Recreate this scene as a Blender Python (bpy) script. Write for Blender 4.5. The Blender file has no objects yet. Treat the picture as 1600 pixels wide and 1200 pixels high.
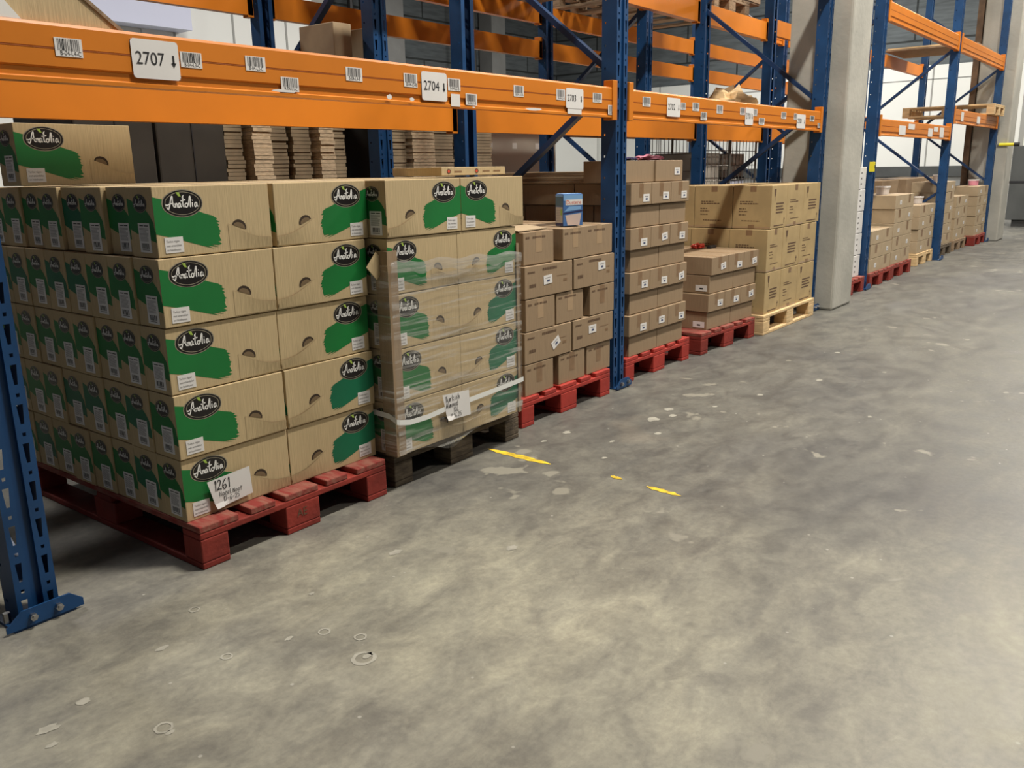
import bpy, bmesh, math, random
from mathutils import Vector, Matrix, Euler
random.seed(7)
S = bpy.context.scene
C = S.collection

# ------------------------------------------------------------ camera
CAM = (-1.3485, -2.3075, 1.2138)
YAW, PIT, ROL, FPX = 0.9058, 0.2465, -0.0190, 1339.17
f_ = Vector((math.sin(YAW)*math.cos(PIT), math.cos(YAW)*math.cos(PIT), -math.sin(PIT)))
r_ = Vector((math.cos(YAW), -math.sin(YAW), 0)); u_ = r_.cross(f_)
r2 = math.cos(ROL)*r_ + math.sin(ROL)*u_; u2 = -math.sin(ROL)*r_ + math.cos(ROL)*u_
cd = bpy.data.cameras.new('camera'); cam = bpy.data.objects.new('camera', cd); C.objects.link(cam)
m = Matrix((r2, u2, -f_)).transposed().to_4x4(); m.translation = Vector(CAM); cam.matrix_world = m
cd.sensor_width = 36; cd.lens = 36*FPX/1600; cd.clip_start = 0.05; cd.clip_end = 200
S.camera = cam
# ------------------------------------------------------------ world, exposure, ceiling lights, added fill lamp
w = bpy.data.worlds.new('world'); S.world = w; w.use_nodes = True
w.node_tree.nodes['Background'].inputs[0].default_value = (0.80, 0.86, 1.0, 1)
w.node_tree.nodes['Background'].inputs[1].default_value = 0.07
S.view_settings.view_transform = 'Standard'; S.view_settings.look = 'None'
S.view_settings.gamma = 1; S.view_settings.exposure = -0.05
S.view_settings.use_curve_mapping = False
LAMPS = [(2.0, -1.75, 6.5, 480), (7.6, -1.75, 6.5, 420), (13.2, -1.75, 6.5, 450), (18.6, -1.75, 6.5, 330),
         (5.5, -5.0, 6.5, 300), (6.0, 6.0, 6.5, 330), (12.5, 6.0, 6.5, 400), (18.0, 5.0, 6.5, 400), (0.0, 6.0, 6.5, 250)]  # first in this row: added fill lamp for carton fronts and near floor
AREA = []
for i, (x, y, z, e) in enumerate(LAMPS):
    ld = bpy.data.lights.new('lamp_light', 'AREA'); ld.shape = 'RECTANGLE'; ld.size = 1.3; ld.size_y = 0.28
    ld.energy = e; ld.color = (1.0, 0.93, 0.82) if i < 5 else (1, .97, .93)
    lo = bpy.data.objects.new('lamp_light', ld); C.objects.link(lo); AREA.append((lo, x, y, z))

# ------------------------------------------------------------ materials
def nd(nt, t, **k):
    n = nt.nodes.new(t)
    for a, b in k.items(): setattr(n, a, b)
    return n
def mat(name, col, rough=.6, metal=0, var=.0, vscale=20, col2=None, bump=0, bscale=60, stretch=None, spec=None, alpha=None):
    m = bpy.data.materials.new(name); m.use_nodes = True; nt = m.node_tree; b = nt.nodes['Principled BSDF']
    b.inputs['Base Color'].default_value = (*col, 1); b.inputs['Roughness'].default_value = rough; b.inputs['Metallic'].default_value = metal
    if spec is not None: b.inputs['Specular IOR Level'].default_value = spec
    if var or col2 or bump:
        tc = nd(nt, 'ShaderNodeTexCoord'); mp = nd(nt, 'ShaderNodeMapping'); nt.links.new(tc.outputs['Object'], mp.inputs[0])
        if stretch: mp.inputs['Scale'].default_value = stretch
    if var or col2:
        n = nd(nt, 'ShaderNodeTexNoise'); n.inputs['Scale'].default_value = vscale; n.inputs['Detail'].default_value = 5
        nt.links.new(mp.outputs[0], n.inputs[0])
        cr = nd(nt, 'ShaderNodeValToRGB'); nt.links.new(n.outputs[0], cr.inputs[0])
        c2 = col2 or tuple(min(1, c*(1-var)) for c in col); c1 = col if col2 else tuple(min(1, c*(1+var)) for c in col)
        cr.color_ramp.elements[0].position = .38; cr.color_ramp.elements[0].color = (*c2, 1)
        cr.color_ramp.elements[1].position = .62; cr.color_ramp.elements[1].color = (*c1, 1)
        nt.links.new(cr.outputs[0], b.inputs['Base Color'])
    if bump:
        n2 = nd(nt, 'ShaderNodeTexNoise'); n2.inputs['Scale'].default_value = bscale; n2.inputs['Detail'].default_value = 4
        nt.links.new(mp.outputs[0], n2.inputs[0]); bp = nd(nt, 'ShaderNodeBump'); bp.inputs['Strength'].default_value = bump
        bp.inputs['Distance'].default_value = .01
        nt.links.new(n2.outputs[0], bp.inputs['Height']); nt.links.new(bp.outputs[0], b.inputs['Normal'])
    return m
M = {}
M['nut'] = mat('nut_cardboard', (.50, .385, .215), .75, var=.07, vscale=9, bump=.12, bscale=5, stretch=(30, 30, 1.2))
M['kraft'] = mat('kraft_cardboard', (.295, .208, .125), .75, var=.07, vscale=8, bump=.10, bscale=5, stretch=(30, 30, 1.2))
M['yellow_kraft'] = mat('yellow_kraft_cardboard', (.43, .315, .155), .7, var=.07, vscale=8, bump=.10, bscale=8, stretch=(1, 1, 1))
M['pale_kraft'] = mat('pale_kraft_cardboard', (.40, .31, .20), .75, var=.06, vscale=8)
M['old_card'] = mat('old_cardboard', (.235, .18, .115), .85, var=.2, vscale=6)
M['edge_card'] = mat('corrugated_edge', (.52, .41, .28), .9, var=.2, vscale=30, stretch=(1, 1, 6))
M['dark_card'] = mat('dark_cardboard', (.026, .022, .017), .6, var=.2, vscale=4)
M['tape'] = mat('kraft_tape', (.25, .155, .085), .35, var=.1, vscale=12)
M['tape_pale'] = mat('clear_tape', (.40, .28, .17), .3)
M['seam'] = mat('carton_seam', (.10, .06, .03), .9)
M['green'] = mat('green_print', (.002, .165, .030), .55, var=.12, vscale=3)
M['green2'] = mat('blue_green_print', (.001, .135, .060), .55, var=.12, vscale=3)
M['logo_black'] = mat('logo_black', (.008, .006, .006), .4)
M['logo_line'] = mat('logo_rim', (.30, .27, .20), .5)
M['white_print'] = mat('white_print', (.80, .80, .78), .5)
M['leaf'] = mat('leaf_print', (.34, .50, .08), .5)
M['hole'] = mat('handle_hole_dark', (.035, .020, .010), .9)
M['hole2'] = mat('handle_hole_flap', (.17, .115, .06), .9)
M['paper'] = mat('white_paper', (.74, .73, .72), .55, var=.03, vscale=6)
M['ink'] = mat('black_ink', (.015, .015, .018), .5)
M['grey_ink'] = mat('grey_ink', (.22, .21, .21), .6)
M['blue_ink'] = mat('blue_ink', (.05, .07, .16), .6)
M['brown_ink'] = mat('brown_ink', (.115, .065, .035), .8)
M['orange'] = mat('orange_beam_paint', (.63, .195, .014), .42, var=.05, vscale=3, spec=.4)
M['orange_dark'] = mat('orange_groove', (.34, .08, .005), .6)
M['blue'] = mat('blue_post_paint', (.008, .052, .155), .45, var=.15, vscale=5, spec=.4)
M['blue_dark'] = mat('dark_blue_brace_paint', (.010, .040, .12), .4, var=.1, vscale=5)
M['steel'] = mat('zinc_steel', (.45, .45, .45), .35, 1.0, var=.15, vscale=40)
M['red'] = mat('red_pallet_paint', (.225, .022, .013), .75, var=.25, vscale=5, bump=.3, bscale=30)
M['red_bright'] = mat('bright_red_pallet_paint', (.35, .028, .018), .65, var=.15, vscale=5, bump=.2, bscale=30)
M['red_worn'] = mat('worn_red_board', (.27, .10, .07), .85, col2=(.23, .026, .02), vscale=9, bump=.12, bscale=40, stretch=(5, 1.2, 5))
M['grey_wood'] = mat('weathered_wood', (.15, .115, .075), .85, col2=(.07, .052, .035), vscale=14, bump=.5, bscale=50, stretch=(1, 1, 5))
M['pine'] = mat('pine_wood', (.66, .47, .25), .7, var=.15, vscale=6, stretch=(1, 1, 6))
M['brown_wood'] = mat('brown_wood', (.26, .18, .11), .8, var=.25, vscale=9, stretch=(6, 1, 6))
M['white_panel'] = mat('white_panel', (.82, .83, .79), .4, var=.02, vscale=.8)
M['panel_joint'] = mat('panel_joint', (.35, .35, .33), .6)
M['blue_white'] = mat('blue_white_panel', (.66, .69, .86), .4)
M['dark_grey'] = mat('dark_grey_steel', (.075, .08, .08), .5, var=.15, vscale=2)
M['mid_grey'] = mat('mid_grey_steel', (.28, .28, .27), .5, var=.08, vscale=2)
M['pipe'] = mat('black_pipe', (.03, .03, .03), .5)
M['wire'] = mat('galvanised_wire', (.22, .21, .19), .4, .6)
M['plastic_clear'] = mat('frosted_plastic', (.62, .58, .56), .3)
M['lid'] = mat('white_lid', (.75, .74, .74), .35)
M['pink'] = mat('pink_plastic', (.70, .28, .38), .35)
M['red_plastic'] = mat('red_plastic', (.75, .08, .05), .35)
M['navy'] = mat('navy_plastic', (.03, .03, .10), .4)
M['box_blue'] = mat('blue_packet', (.07, .17, .42), .35)
M['box_lightblue'] = mat('light_blue_print', (.22, .42, .72), .35)
M['box_red'] = mat('red_print', (.62, .08, .04), .4)
M['box_pink'] = mat('pale_pink_print', (.62, .50, .46), .4)
M['box_teal'] = mat('grey_teal_print', (.10, .17, .22), .4)
M['box_beige'] = mat('beige_print', (.50, .46, .40), .4)
M['yellow'] = mat('yellow_floor_paint', (.72, .50, .03), .6, var=.3, vscale=30)
M['yellow_gloss'] = mat('yellow_black_guard', (.80, .70, .03), .4)
M['brown_cloth'] = mat('brown_wrap', (.11, .065, .035), .7, var=.3, vscale=6)
M['chip'] = mat('pale_floor_chip', (.33, .32, .275), .8, var=.1, vscale=30)
M['lamp_white'] = mat('lamp_housing', (.7, .7, .7), .5)

def wall_mat(name, c, c2, brick=(3.0, 1.0), bright=1):
    m = bpy.data.materials.new(name); m.use_nodes = True; nt = m.node_tree; b = nt.nodes['Principled BSDF']; b.inputs['Roughness'].default_value = .9
    g = nd(nt, 'ShaderNodeNewGeometry'); sx = nd(nt, 'ShaderNodeSeparateXYZ'); nt.links.new(g.outputs['Position'], sx.inputs[0])
    ad = nd(nt, 'ShaderNodeMath', operation='ADD'); nt.links.new(sx.outputs[0], ad.inputs[0]); nt.links.new(sx.outputs[1], ad.inputs[1])
    cx = nd(nt, 'ShaderNodeCombineXYZ'); nt.links.new(ad.outputs[0], cx.inputs[0]); nt.links.new(sx.outputs[2], cx.inputs[1])
    br = nd(nt, 'ShaderNodeTexBrick'); br.inputs['Scale'].default_value = 1; br.inputs['Brick Width'].default_value = brick[0]
    br.inputs['Row Height'].default_value = brick[1]; br.inputs['Mortar Size'].default_value = .025; br.offset = .5
    br.inputs['Color1'].default_value = (*c, 1); br.inputs['Color2'].default_value = (*[x*.85 for x in c], 1); br.inputs['Mortar'].default_value = (*c2, 1)
    nt.links.new(cx.outputs[0], br.inputs[0])
    n = nd(nt, 'ShaderNodeTexNoise'); n.inputs['Scale'].default_value = 3; n.inputs['Detail'].default_value = 6
    mp = nd(nt, 'ShaderNodeMapping'); mp.inputs['Scale'].default_value = (.6, .6, 5); nt.links.new(g.outputs['Position'], mp.inputs[0]); nt.links.new(mp.outputs[0], n.inputs[0])
    mx = nd(nt, 'ShaderNodeMix', data_type='RGBA', blend_type='MULTIPLY'); mx.inputs[0].default_value = .6
    cr = nd(nt, 'ShaderNodeValToRGB'); cr.color_ramp.elements[0].position = .35; cr.color_ramp.elements[0].color = (.5, .5, .5, 1); cr.color_ramp.elements[1].position = .6
    nt.links.new(n.outputs[0], cr.inputs[0]); nt.links.new(br.outputs[0], mx.inputs[6]); nt.links.new(cr.outputs[0], mx.inputs[7])
    nt.links.new(mx.outputs[2], b.inputs['Base Color']); return m
M['wall'] = wall_mat('grey_concrete_planks', (.15, .17, .178), (.04, .045, .045))

def concrete(name, c1, c2):
    m = mat(name, c1, .85, col2=c2, vscale=2.2, bump=.25, bscale=25); return m
M['column'] = concrete('column_concrete', (.44, .43, .385), (.36, .355, .32))

def floor_mat():
    m = bpy.data.materials.new('polished_concrete'); m.use_nodes = True; nt = m.node_tree; b = nt.nodes['Principled BSDF']; L = nt.links.new
    g = nd(nt, 'ShaderNodeNewGeometry')
    def noise(scale, det, rough=.55, dist=0, vec=None, st=(1, 1, 1), rot=0):
        mp = nd(nt, 'ShaderNodeMapping'); mp.inputs['Scale'].default_value = st; mp.inputs['Rotation'].default_value = (0, 0, rot)
        L(g.outputs['Position'], mp.inputs[0])
        n = nd(nt, 'ShaderNodeTexNoise'); n.inputs['Scale'].default_value = scale; n.inputs['Detail'].default_value = det
        n.inputs['Roughness'].default_value = rough; n.inputs['Distortion'].default_value = dist; L(mp.outputs[0], n.inputs[0]); return n
    def ramp(src, p0, c0, p1, c1):
        r = nd(nt, 'ShaderNodeValToRGB'); e = r.color_ramp.elements; e[0].position = p0; e[0].color = c0; e[1].position = p1; e[1].color = c1
        L(src, r.inputs[0]); return r
    def mix(f, a, b_, bt='MIX'):
        x = nd(nt, 'ShaderNodeMix', data_type='RGBA', blend_type=bt)
        if isinstance(f, (int, float)): x.inputs[0].default_value = f
        else: L(f, x.inputs[0])
        for s, v in ((6, a), (7, b_)):
            if isinstance(v, tuple): x.inputs[s].default_value = v
            else: L(v, x.inputs[s])
        return x.outputs[2]
    # base: warm pale concrete with darker bluish patches
    n1 = noise(.55, 7, .6, .4, st=(1, 1, 1)); base = ramp(n1.outputs[0], .40, (.170, .163, .147, 1), .62, (.335, .322, .265, 1))
    # tone change along the aisle: darker, greyer away from the near corner
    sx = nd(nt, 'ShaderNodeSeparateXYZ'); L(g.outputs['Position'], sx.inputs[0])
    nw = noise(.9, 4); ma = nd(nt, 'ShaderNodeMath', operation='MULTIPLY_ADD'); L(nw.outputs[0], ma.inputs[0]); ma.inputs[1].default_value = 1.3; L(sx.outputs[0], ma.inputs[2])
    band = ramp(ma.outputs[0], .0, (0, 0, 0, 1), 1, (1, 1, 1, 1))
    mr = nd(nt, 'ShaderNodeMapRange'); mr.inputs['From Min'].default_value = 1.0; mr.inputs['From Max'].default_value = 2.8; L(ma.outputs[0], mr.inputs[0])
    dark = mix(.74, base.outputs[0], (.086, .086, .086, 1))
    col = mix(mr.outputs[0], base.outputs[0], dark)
    n2 = noise(5, 8, .7, .5, st=(1, 1.6, 1), rot=.5); v2 = ramp(n2.outputs[0], .36, (.62, .62, .64, 1), .66, (1.24, 1.24, 1.18, 1)); col = mix(.75, col, v2.outputs[0], 'MULTIPLY')
    n5 = noise(1.7, 6, .65, 1.2, st=(.8, 2.0, 1), rot=-.35); v5 = ramp(n5.outputs[0], .38, (.72, .73, .76, 1), .66, (1.16, 1.15, 1.10, 1)); col = mix(.6, col, v5.outputs[0], 'MULTIPLY')
    n3 = noise(38, 6, .75); v3 = ramp(n3.outputs[0], .35, (.78, .78, .78, 1), .68, (1.18, 1.18, 1.15, 1)); col = mix(.7, col, v3.outputs[0], 'MULTIPLY')
    n4 = noise(7, 3, .5, .2); n4b = noise(1.1, 3)
    mm = nd(nt, 'ShaderNodeMath', operation='MULTIPLY'); L(n4.outputs[0], mm.inputs[0]); L(n4b.outputs[0], mm.inputs[1])
    spots = ramp(mm.outputs[0], .385, (0, 0, 0, 1), .41, (1, 1, 1, 1)); col = mix(spots.outputs[0], col, (.25, .24, .20, 1))
    vo = nd(nt, 'ShaderNodeTexVoronoi'); vo.inputs['Scale'].default_value = 9; L(g.outputs['Position'], vo.inputs[0])
    sp = ramp(vo.outputs['Distance'], .035, (.6, .6, .6, 1), .05, (0, 0, 0, 1)); col = mix(sp.outputs[0], col, (.42, .41, .37, 1))
    nr = noise(.7, 3, st=(1, 1, 1)); rr = ramp(nr.outputs[0], .70, (0, 0, 0, 1), .82, (.4, .4, .4, 1)); col = mix(rr.outputs[0], col, (.33, .25, .17, 1))
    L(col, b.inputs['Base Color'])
    ro = ramp(n2.outputs[0], .3, (.42, .42, .42, 1), .7, (.62, .62, .62, 1)); L(ro.outputs[0], b.inputs['Roughness'])
    bp = nd(nt, 'ShaderNodeBump'); bp.inputs['Strength'].default_value = .12; bp.inputs['Distance'].default_value = .004; L(n3.outputs[0], bp.inputs['Height']); L(bp.outputs[0], b.inputs['Normal'])
    return m
M['floor'] = floor_mat()

def film_mat(base=.07):
    m = bpy.data.materials.new('stretch_film'); m.use_nodes = True; nt = m.node_tree; nt.nodes.remove(nt.nodes['Principled BSDF']); L = nt.links.new
    out = nt.nodes['Material Output']; tr = nd(nt, 'ShaderNodeBsdfTransparent'); gl = nd(nt, 'ShaderNodeBsdfGlossy'); di = nd(nt, 'ShaderNodeBsdfDiffuse')
    gl.inputs['Roughness'].default_value = .12; gl.inputs['Color'].default_value = (1, 1, 1, 1); di.inputs['Color'].default_value = (.8, .8, .76, 1)
    tc = nd(nt, 'ShaderNodeTexCoord'); mp = nd(nt, 'ShaderNodeMapping'); mp.inputs['Rotation'].default_value = (0, .16, 0); mp.inputs['Scale'].default_value = (1.2, 1.2, 22)
    L(tc.outputs['Object'], mp.inputs[0]); n = nd(nt, 'ShaderNodeTexNoise'); n.inputs['Scale'].default_value = 2.2; n.inputs['Detail'].default_value = 6; n.inputs['Distortion'].default_value = .6
    L(mp.outputs[0], n.inputs[0]); r = nd(nt, 'ShaderNodeValToRGB'); r.color_ramp.elements[0].position = .5; r.color_ramp.elements[0].color = (base, base, base, 1)
    r.color_ramp.elements[1].position = .72; r.color_ramp.elements[1].color = (.72, .72, .72, 1); L(n.outputs[0], r.inputs[0])
    m1 = nd(nt, 'ShaderNodeMixShader'); m1.inputs[0].default_value = .45; L(gl.outputs[0], m1.inputs[1]); L(di.outputs[0], m1.inputs[2])
    m2 = nd(nt, 'ShaderNodeMixShader'); L(r.outputs[0], m2.inputs[0]); L(tr.outputs[0], m2.inputs[1]); L(m1.outputs[0], m2.inputs[2])
    bp = nd(nt, 'ShaderNodeBump'); bp.inputs['Strength'].default_value = .5; bp.inputs['Distance'].default_value = .01; L(n.outputs[0], bp.inputs['Height']); L(bp.outputs[0], gl.inputs['Normal'])
    L(m2.outputs[0], out.inputs[0]); return m
M['film'] = film_mat(.09); M['film_roll'] = film_mat(.38)
M['strap'] = mat('white_strap', (.80, .82, .80), .35)

# ------------------------------------------------------------ mesh builder
class MB:
    def __init__(s): s.v = []; s.f = []; s.m = []; s.mats = []
    def mi(s, k):
        if k not in s.mats: s.mats.append(k)
        return s.mats.index(k)
    def add(s, vs, fs, k):
        o = len(s.v); s.v += [tuple(v) for v in vs]; i = s.mi(k)
        for f in fs: s.f.append(tuple(o+a for a in f)); s.m.append(i)
        return s
    def box(s, x0, y0, z0, x1, y1, z1, k, bev=0):
        if bev:
            b = bmesh.new(); bmesh.ops.create_cube(b, size=1)
            for v in b.verts: v.co = Vector(((x0+x1)/2+v.co.x*(x1-x0), (y0+y1)/2+v.co.y*(y1-y0), (z0+z1)/2+v.co.z*(z1-z0)))
            bmesh.ops.bevel(b, geom=b.edges[:], offset=bev, segments=2, affect='EDGES', profile=.5)
            b.verts.ensure_lookup_table(); b.verts.index_update()
            s.add([v.co for v in b.verts], [[v.index for v in f.verts] for f in b.faces], k); b.free(); return s
        return s.add([(x0,y0,z0),(x1,y0,z0),(x1,y1,z0),(x0,y1,z0),(x0,y0,z1),(x1,y0,z1),(x1,y1,z1),(x0,y1,z1)],
                     [(3,2,1,0),(4,5,6,7),(0,1,5,4),(1,2,6,5),(2,3,7,6),(3,0,4,7)], k)
    def bar(s, p, q, w, h, k, up=(0, 0, 1)):
        p = Vector(p); q = Vector(q); d = (q-p).normalized(); a = d.cross(Vector(up)).normalized(); b = a.cross(d)
        vs = [e + a*sx*w/2 + b*sy*h/2 for e in (p, q) for sx, sy in ((-1,-1),(1,-1),(1,1),(-1,1))]
        return s.add(vs, [(0,1,2,3),(7,6,5,4),(0,4,5,1),(1,5,6,2),(2,6,7,3),(3,7,4,0)], k)
    def tube(s, pts, r, k, n=8, cap=True):
        pts = [Vector(p) for p in pts]; rings = []
        for i, p in enumerate(pts):
            d = (pts[min(i+1, len(pts)-1)] - pts[max(i-1, 0)]).normalized()
            a = d.cross(Vector((0, 0, 1)) if abs(d.z) < .9 else Vector((1, 0, 0))).normalized(); b = a.cross(d)
            rr = r[i] if isinstance(r, (list, tuple)) else r
            rings.append([p + (a*math.cos(t*2*math.pi/n) + b*math.sin(t*2*math.pi/n))*rr for t in range(n)])
        vs = [v for g in rings for v in g]; fs = []
        for i in range(len(rings)-1):
            for t in range(n): fs.append((i*n+t, i*n+(t+1) % n, (i+1)*n+(t+1) % n, (i+1)*n+t))
        if cap: fs += [tuple(range(n))[::-1], tuple((len(rings)-1)*n+t for t in range(n))]
        return s.add(vs, fs, k)
    # printing on a face: fn maps (u, v, eps) -> xyz
    def poly(s, fn, pts, k, e): return s.add([fn(u, v, e) for u, v in pts], [tuple(range(len(pts)))], k)
    def rect(s, fn, u0, v0, u1, v1, k, e): return s.poly(fn, [(u0, v0), (u1, v0), (u1, v1), (u0, v1)], k, e)
    def ribbon(s, fn, pts, wd, k, e):
        pts = smooth(pts); L = []; R = []
        for i, (x, y) in enumerate(pts):
            a = pts[max(i-1, 0)]; b = pts[min(i+1, len(pts)-1)]; dx, dy = b[0]-a[0], b[1]-a[1]; l = math.hypot(dx, dy) or 1
            nx, ny = -dy/l*wd/2, dx/l*wd/2; L.append((x+nx, y+ny)); R.append((x-nx, y-ny))
        vs = [fn(u, v, e) for u, v in L+R]; n = len(L)
        return s.add(vs, [(n+i, n+i+1, i+1, i) for i in range(n-1)], k)
    def text(s, fn, t, u, v, h, k, e, sx=1, ang=0):
        vs, fs = text_geo(t); c, sn = math.cos(ang), math.sin(ang)
        return s.add([fn(u + (x*sx*c - y*sn)*h, v + (x*sx*sn + y*c)*h, e) for x, y in vs], fs, k)
    def mesh(s, name):
        me = bpy.data.meshes.new(name); me.from_pydata(s.v, [], s.f)
        for k in s.mats: me.materials.append(M[k])
        me.polygons.foreach_set('material_index', s.m); me.update(); return me
    def build(s, name, parent=None, loc=None, rot=None): return put(s.mesh(name), name, parent, loc, rot)
def put(me, name, parent=None, loc=None, rot=None):
    o = bpy.data.objects.new(name, me); C.objects.link(o)
    if parent: o.parent = parent
    if loc: o.location = loc
    if rot: o.rotation_euler = rot
    return o
def smooth(p):
    if len(p) < 3: return p
    out = []
    for i in range(len(p)-1):
        p0, p1, p2, p3 = p[max(i-1, 0)], p[i], p[i+1], p[min(i+2, len(p)-1)]
        for t in (0, .25, .5, .75):
            out.append(tuple(.5*((2*p1[j]) + (-p0[j]+p2[j])*t + (2*p0[j]-5*p1[j]+4*p2[j]-p3[j])*t*t + (-p0[j]+3*p1[j]-3*p2[j]+p3[j])*t**3) for j in (0, 1)))
    out.append(p[-1]); return out
_tg = {}
def text_geo(t):
    if t not in _tg:
        cu = bpy.data.curves.new('t', 'FONT'); cu.body = t; cu.size = 1.0; cu.resolution_u = 3
        o = bpy.data.objects.new('t', cu); C.objects.link(o)
        me = bpy.data.meshes.new_from_object(o.evaluated_get(bpy.context.evaluated_depsgraph_get()))
        _tg[t] = ([(v.co.x, v.co.y) for v in me.vertices], [tuple(p.vertices) for p in me.polygons])
        bpy.data.objects.remove(o); bpy.data.curves.remove(cu); bpy.data.meshes.remove(me)
    return _tg[t]
def tag(o, label, cat, group=None, kind=None):
    if label: o['label'] = label
    if cat: o['category'] = cat
    if group: o['group'] = group
    if kind: o['kind'] = kind
    return o
def empty(name, loc, label, cat, group=None, rz=0):
    o = bpy.data.objects.new(name, None); C.objects.link(o); o.location = loc; o.rotation_euler = (0, 0, rz); o.empty_display_size = .1
    return tag(o, label, cat, group)
def struct(o): o['kind'] = 'structure'; return o

# ------------------------------------------------------------ setting
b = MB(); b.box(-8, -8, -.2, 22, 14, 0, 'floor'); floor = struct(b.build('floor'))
b = MB(); b.box(-8, -8, 7.2, 22, 14, 7.4, 'wall'); struct(b.build('ceiling'))
b = MB(); b.box(-8, 14, -.2, 22.2, 14.2, 7.4, 'wall'); struct(b.build('wall_back'))
b = MB(); b.box(22, -8, -.2, 22.2, 14, 7.4, 'wall'); struct(b.build('wall_right'))
# cold-store partition on the end wall: white panels, dark kick band, vertical joints
b = MB(); b.box(21.6, 2.0, 1.08, 21.95, 13.9, 3.38, 'white_panel')
for y in (2.9, 4.1, 5.3, 6.5, 7.7, 8.9, 10.1, 11.3): b.box(21.59, y, 1.08, 21.6, y+.03, 3.38, 'panel_joint')
b.box(21.59, 2.0, 3.06, 21.6, 13.9, 3.08, 'panel_joint')
b.box(21.55, 1.9, .84, 21.95, 13.9, 1.08, 'dark_grey'); b.box(21.6, 1.9, 0, 21.95, 13.9, .84, 'mid_grey')
o = b.build('wall_right_partition'); struct(o)
b = MB(); b.box(21.62, -3, 0, 21.95, 1.85, 3.6, 'white_panel'); b.box(21.61, .9, 1.5, 21.62, 1.0, 3.1, 'panel_joint')
struct(b.build('wall_right_doorway'))
# white cold-room partition in front of the back wall
b = MB(); b.box(-2, 12.0, 0, 10.7, 13.0, 5.2, 'white_panel'); b.box(10.7, 12.0, 0, 11.1, 12.5, 7, 'column')
for x in (7.6, 8.8, 10.0, 6.4, 5.2): b.box(x, 11.99, 0, x+.04, 12.0, 5.2, 'panel_joint')
b.box(11.1, 12.2, 0, 21.55, 13, 2.62, 'white_panel'); struct(b.build('wall_back_partition'))
for k, x in enumerate((14.2, 18.2)):
    b = MB(); b.box(x, 13.5, 0, x+.6, 13.95, 7.2, 'mid_grey'); struct(b.build('trim_%d' % (k+1)))
for i, x in enumerate((13.0, 13.35, 13.6, 17.0, 17.3)):
    b = MB(); b.tube([(0, 0, 0), (0, 0, 7)], .07, 'pipe', 8)
    tag(b.build('drain_pipe', None, (x, 13.4, 0)), 'black vertical pipe on the grey back wall, %s of five from the left' % ('first', 'second', 'third', 'fourth', 'fifth')[i], 'pipe', 'pipes on the back wall')

# concrete columns with a bare wooden guard
def column(x, label):
    b = MB(); b.box(x, -.03, 0, x+.5, .47, 7.2, 'column', bev=.02)
    return tag(b.build('concrete_column'), label, 'column')
column(5.95, 'square grey concrete column beside the pine pallet of large cartons')
column(13.6, 'square concrete column at the far end of the racks')
b = MB(); b.box(13.57, .48, 0, 13.72, .56, 3.6, 'brown_cloth'); tag(b.build('wooden_guard_board'), 'tall brown board standing against the far concrete column', 'board')

# ------------------------------------------------------------ pallet rack
def cellplate(b, x0, x1, z0, z1, hole, y, th, k, ax='x', out=None):
    """plate quad x0..x1, z0..z1 at depth y with a quad hole (hx0,hx1,hz0,hz1, taper)"""
    P = (lambda x, z: (x, y, z)) if ax == 'x' else (lambda x, z: (y, x, z))
    if not hole:
        b.add([P(x0, z0), P(x1, z0), P(x1, z1), P(x0, z1)], [(0, 1, 2, 3)], k); return
    a, c, d, e, t = hole
    V = [P(x0, z0), P(x1, z0), P(x1, z1), P(x0, z1), P(a+t, d), P(c-t, d), P(c, e), P(a, e)]
    b.add(V, [(0, 1, 5, 4), (1, 2, 6, 5), (2, 3, 7, 6), (3, 0, 4, 7)], k)
def post_mesh(H=3.9, slots=True):
    b = MB(); n = int(H/.11)
    segs = [(0, .040, True), (.040, .070, False), (.070, .110, True)]
    for i in range(n):
        z = i*.11
        for x0, x1, hl in segs:
            y = 0 if hl else .012
            if hl and slots:
                cx = (x0+x1)/2
                cellplate(b, x0, x1, z, z+.082, (cx-.0085, cx+.0085, z+.015, z+.07, .004), y, 0, 'blue')
                cellplate(b, x0, x1, z+.082, z+.11, (cx-.005, cx+.005, z+.091, z+.101, .001), y, 0, 'blue')
            else: cellplate(b, x0, x1, z, z+.11, None, y, 0, 'blue')
        for xx in (.0, .11):
            cellplate(b, 0, .05, z, z+.11, None, xx, 0, 'blue', ax='y')
            cellplate(b, .05, .09, z, z+.11, (.064, .074, z+.05, z+.06, .001) if slots else None, xx, 0, 'blue', ax='y')
    H = n*.11
    for x in (.040, .070): b.add([(x, 0, 0), (x, .012, 0), (x, .012, H), (x, 0, H)], [(0, 1, 2, 3)], 'blue')
    b.add([(0, .09, 0), (.03, .09, 0), (.03, .09, H), (0, .09, H)], [(0, 1, 2, 3)], 'blue'); b.add([(.08, .09, 0), (.11, .09, 0), (.11, .09, H), (.08, .09, H)], [(0, 1, 2, 3)], 'blue')
    me = b.mesh('post'); return me
POST = post_mesh()
def foot_mesh(e=.05):
    b = MB(); b.box(-e+.02, -.035, 0, .09+e, .10, .008, 'blue')
    # upright front cheek with sloping ends and bolts
    pr = [(-e, .008), (.11+e, .008), (.11+e, .030), (.075+e, .058), (.045-e, .058), (-e, .022)]
    vs = [(x, -.040, z) for x, z in pr] + [(x, -.034, z) for x, z in pr]; n = len(pr)
    b.add(vs, [tuple(range(n)), tuple(range(n, 2*n))[::-1]] + [(i, n+i, n+(i+1) % n, (i+1) % n) for i in range(n)], 'blue'); return b.mesh('base_plate')
FOOT = foot_mesh(); FOOT_S = foot_mesh(.025)
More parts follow.
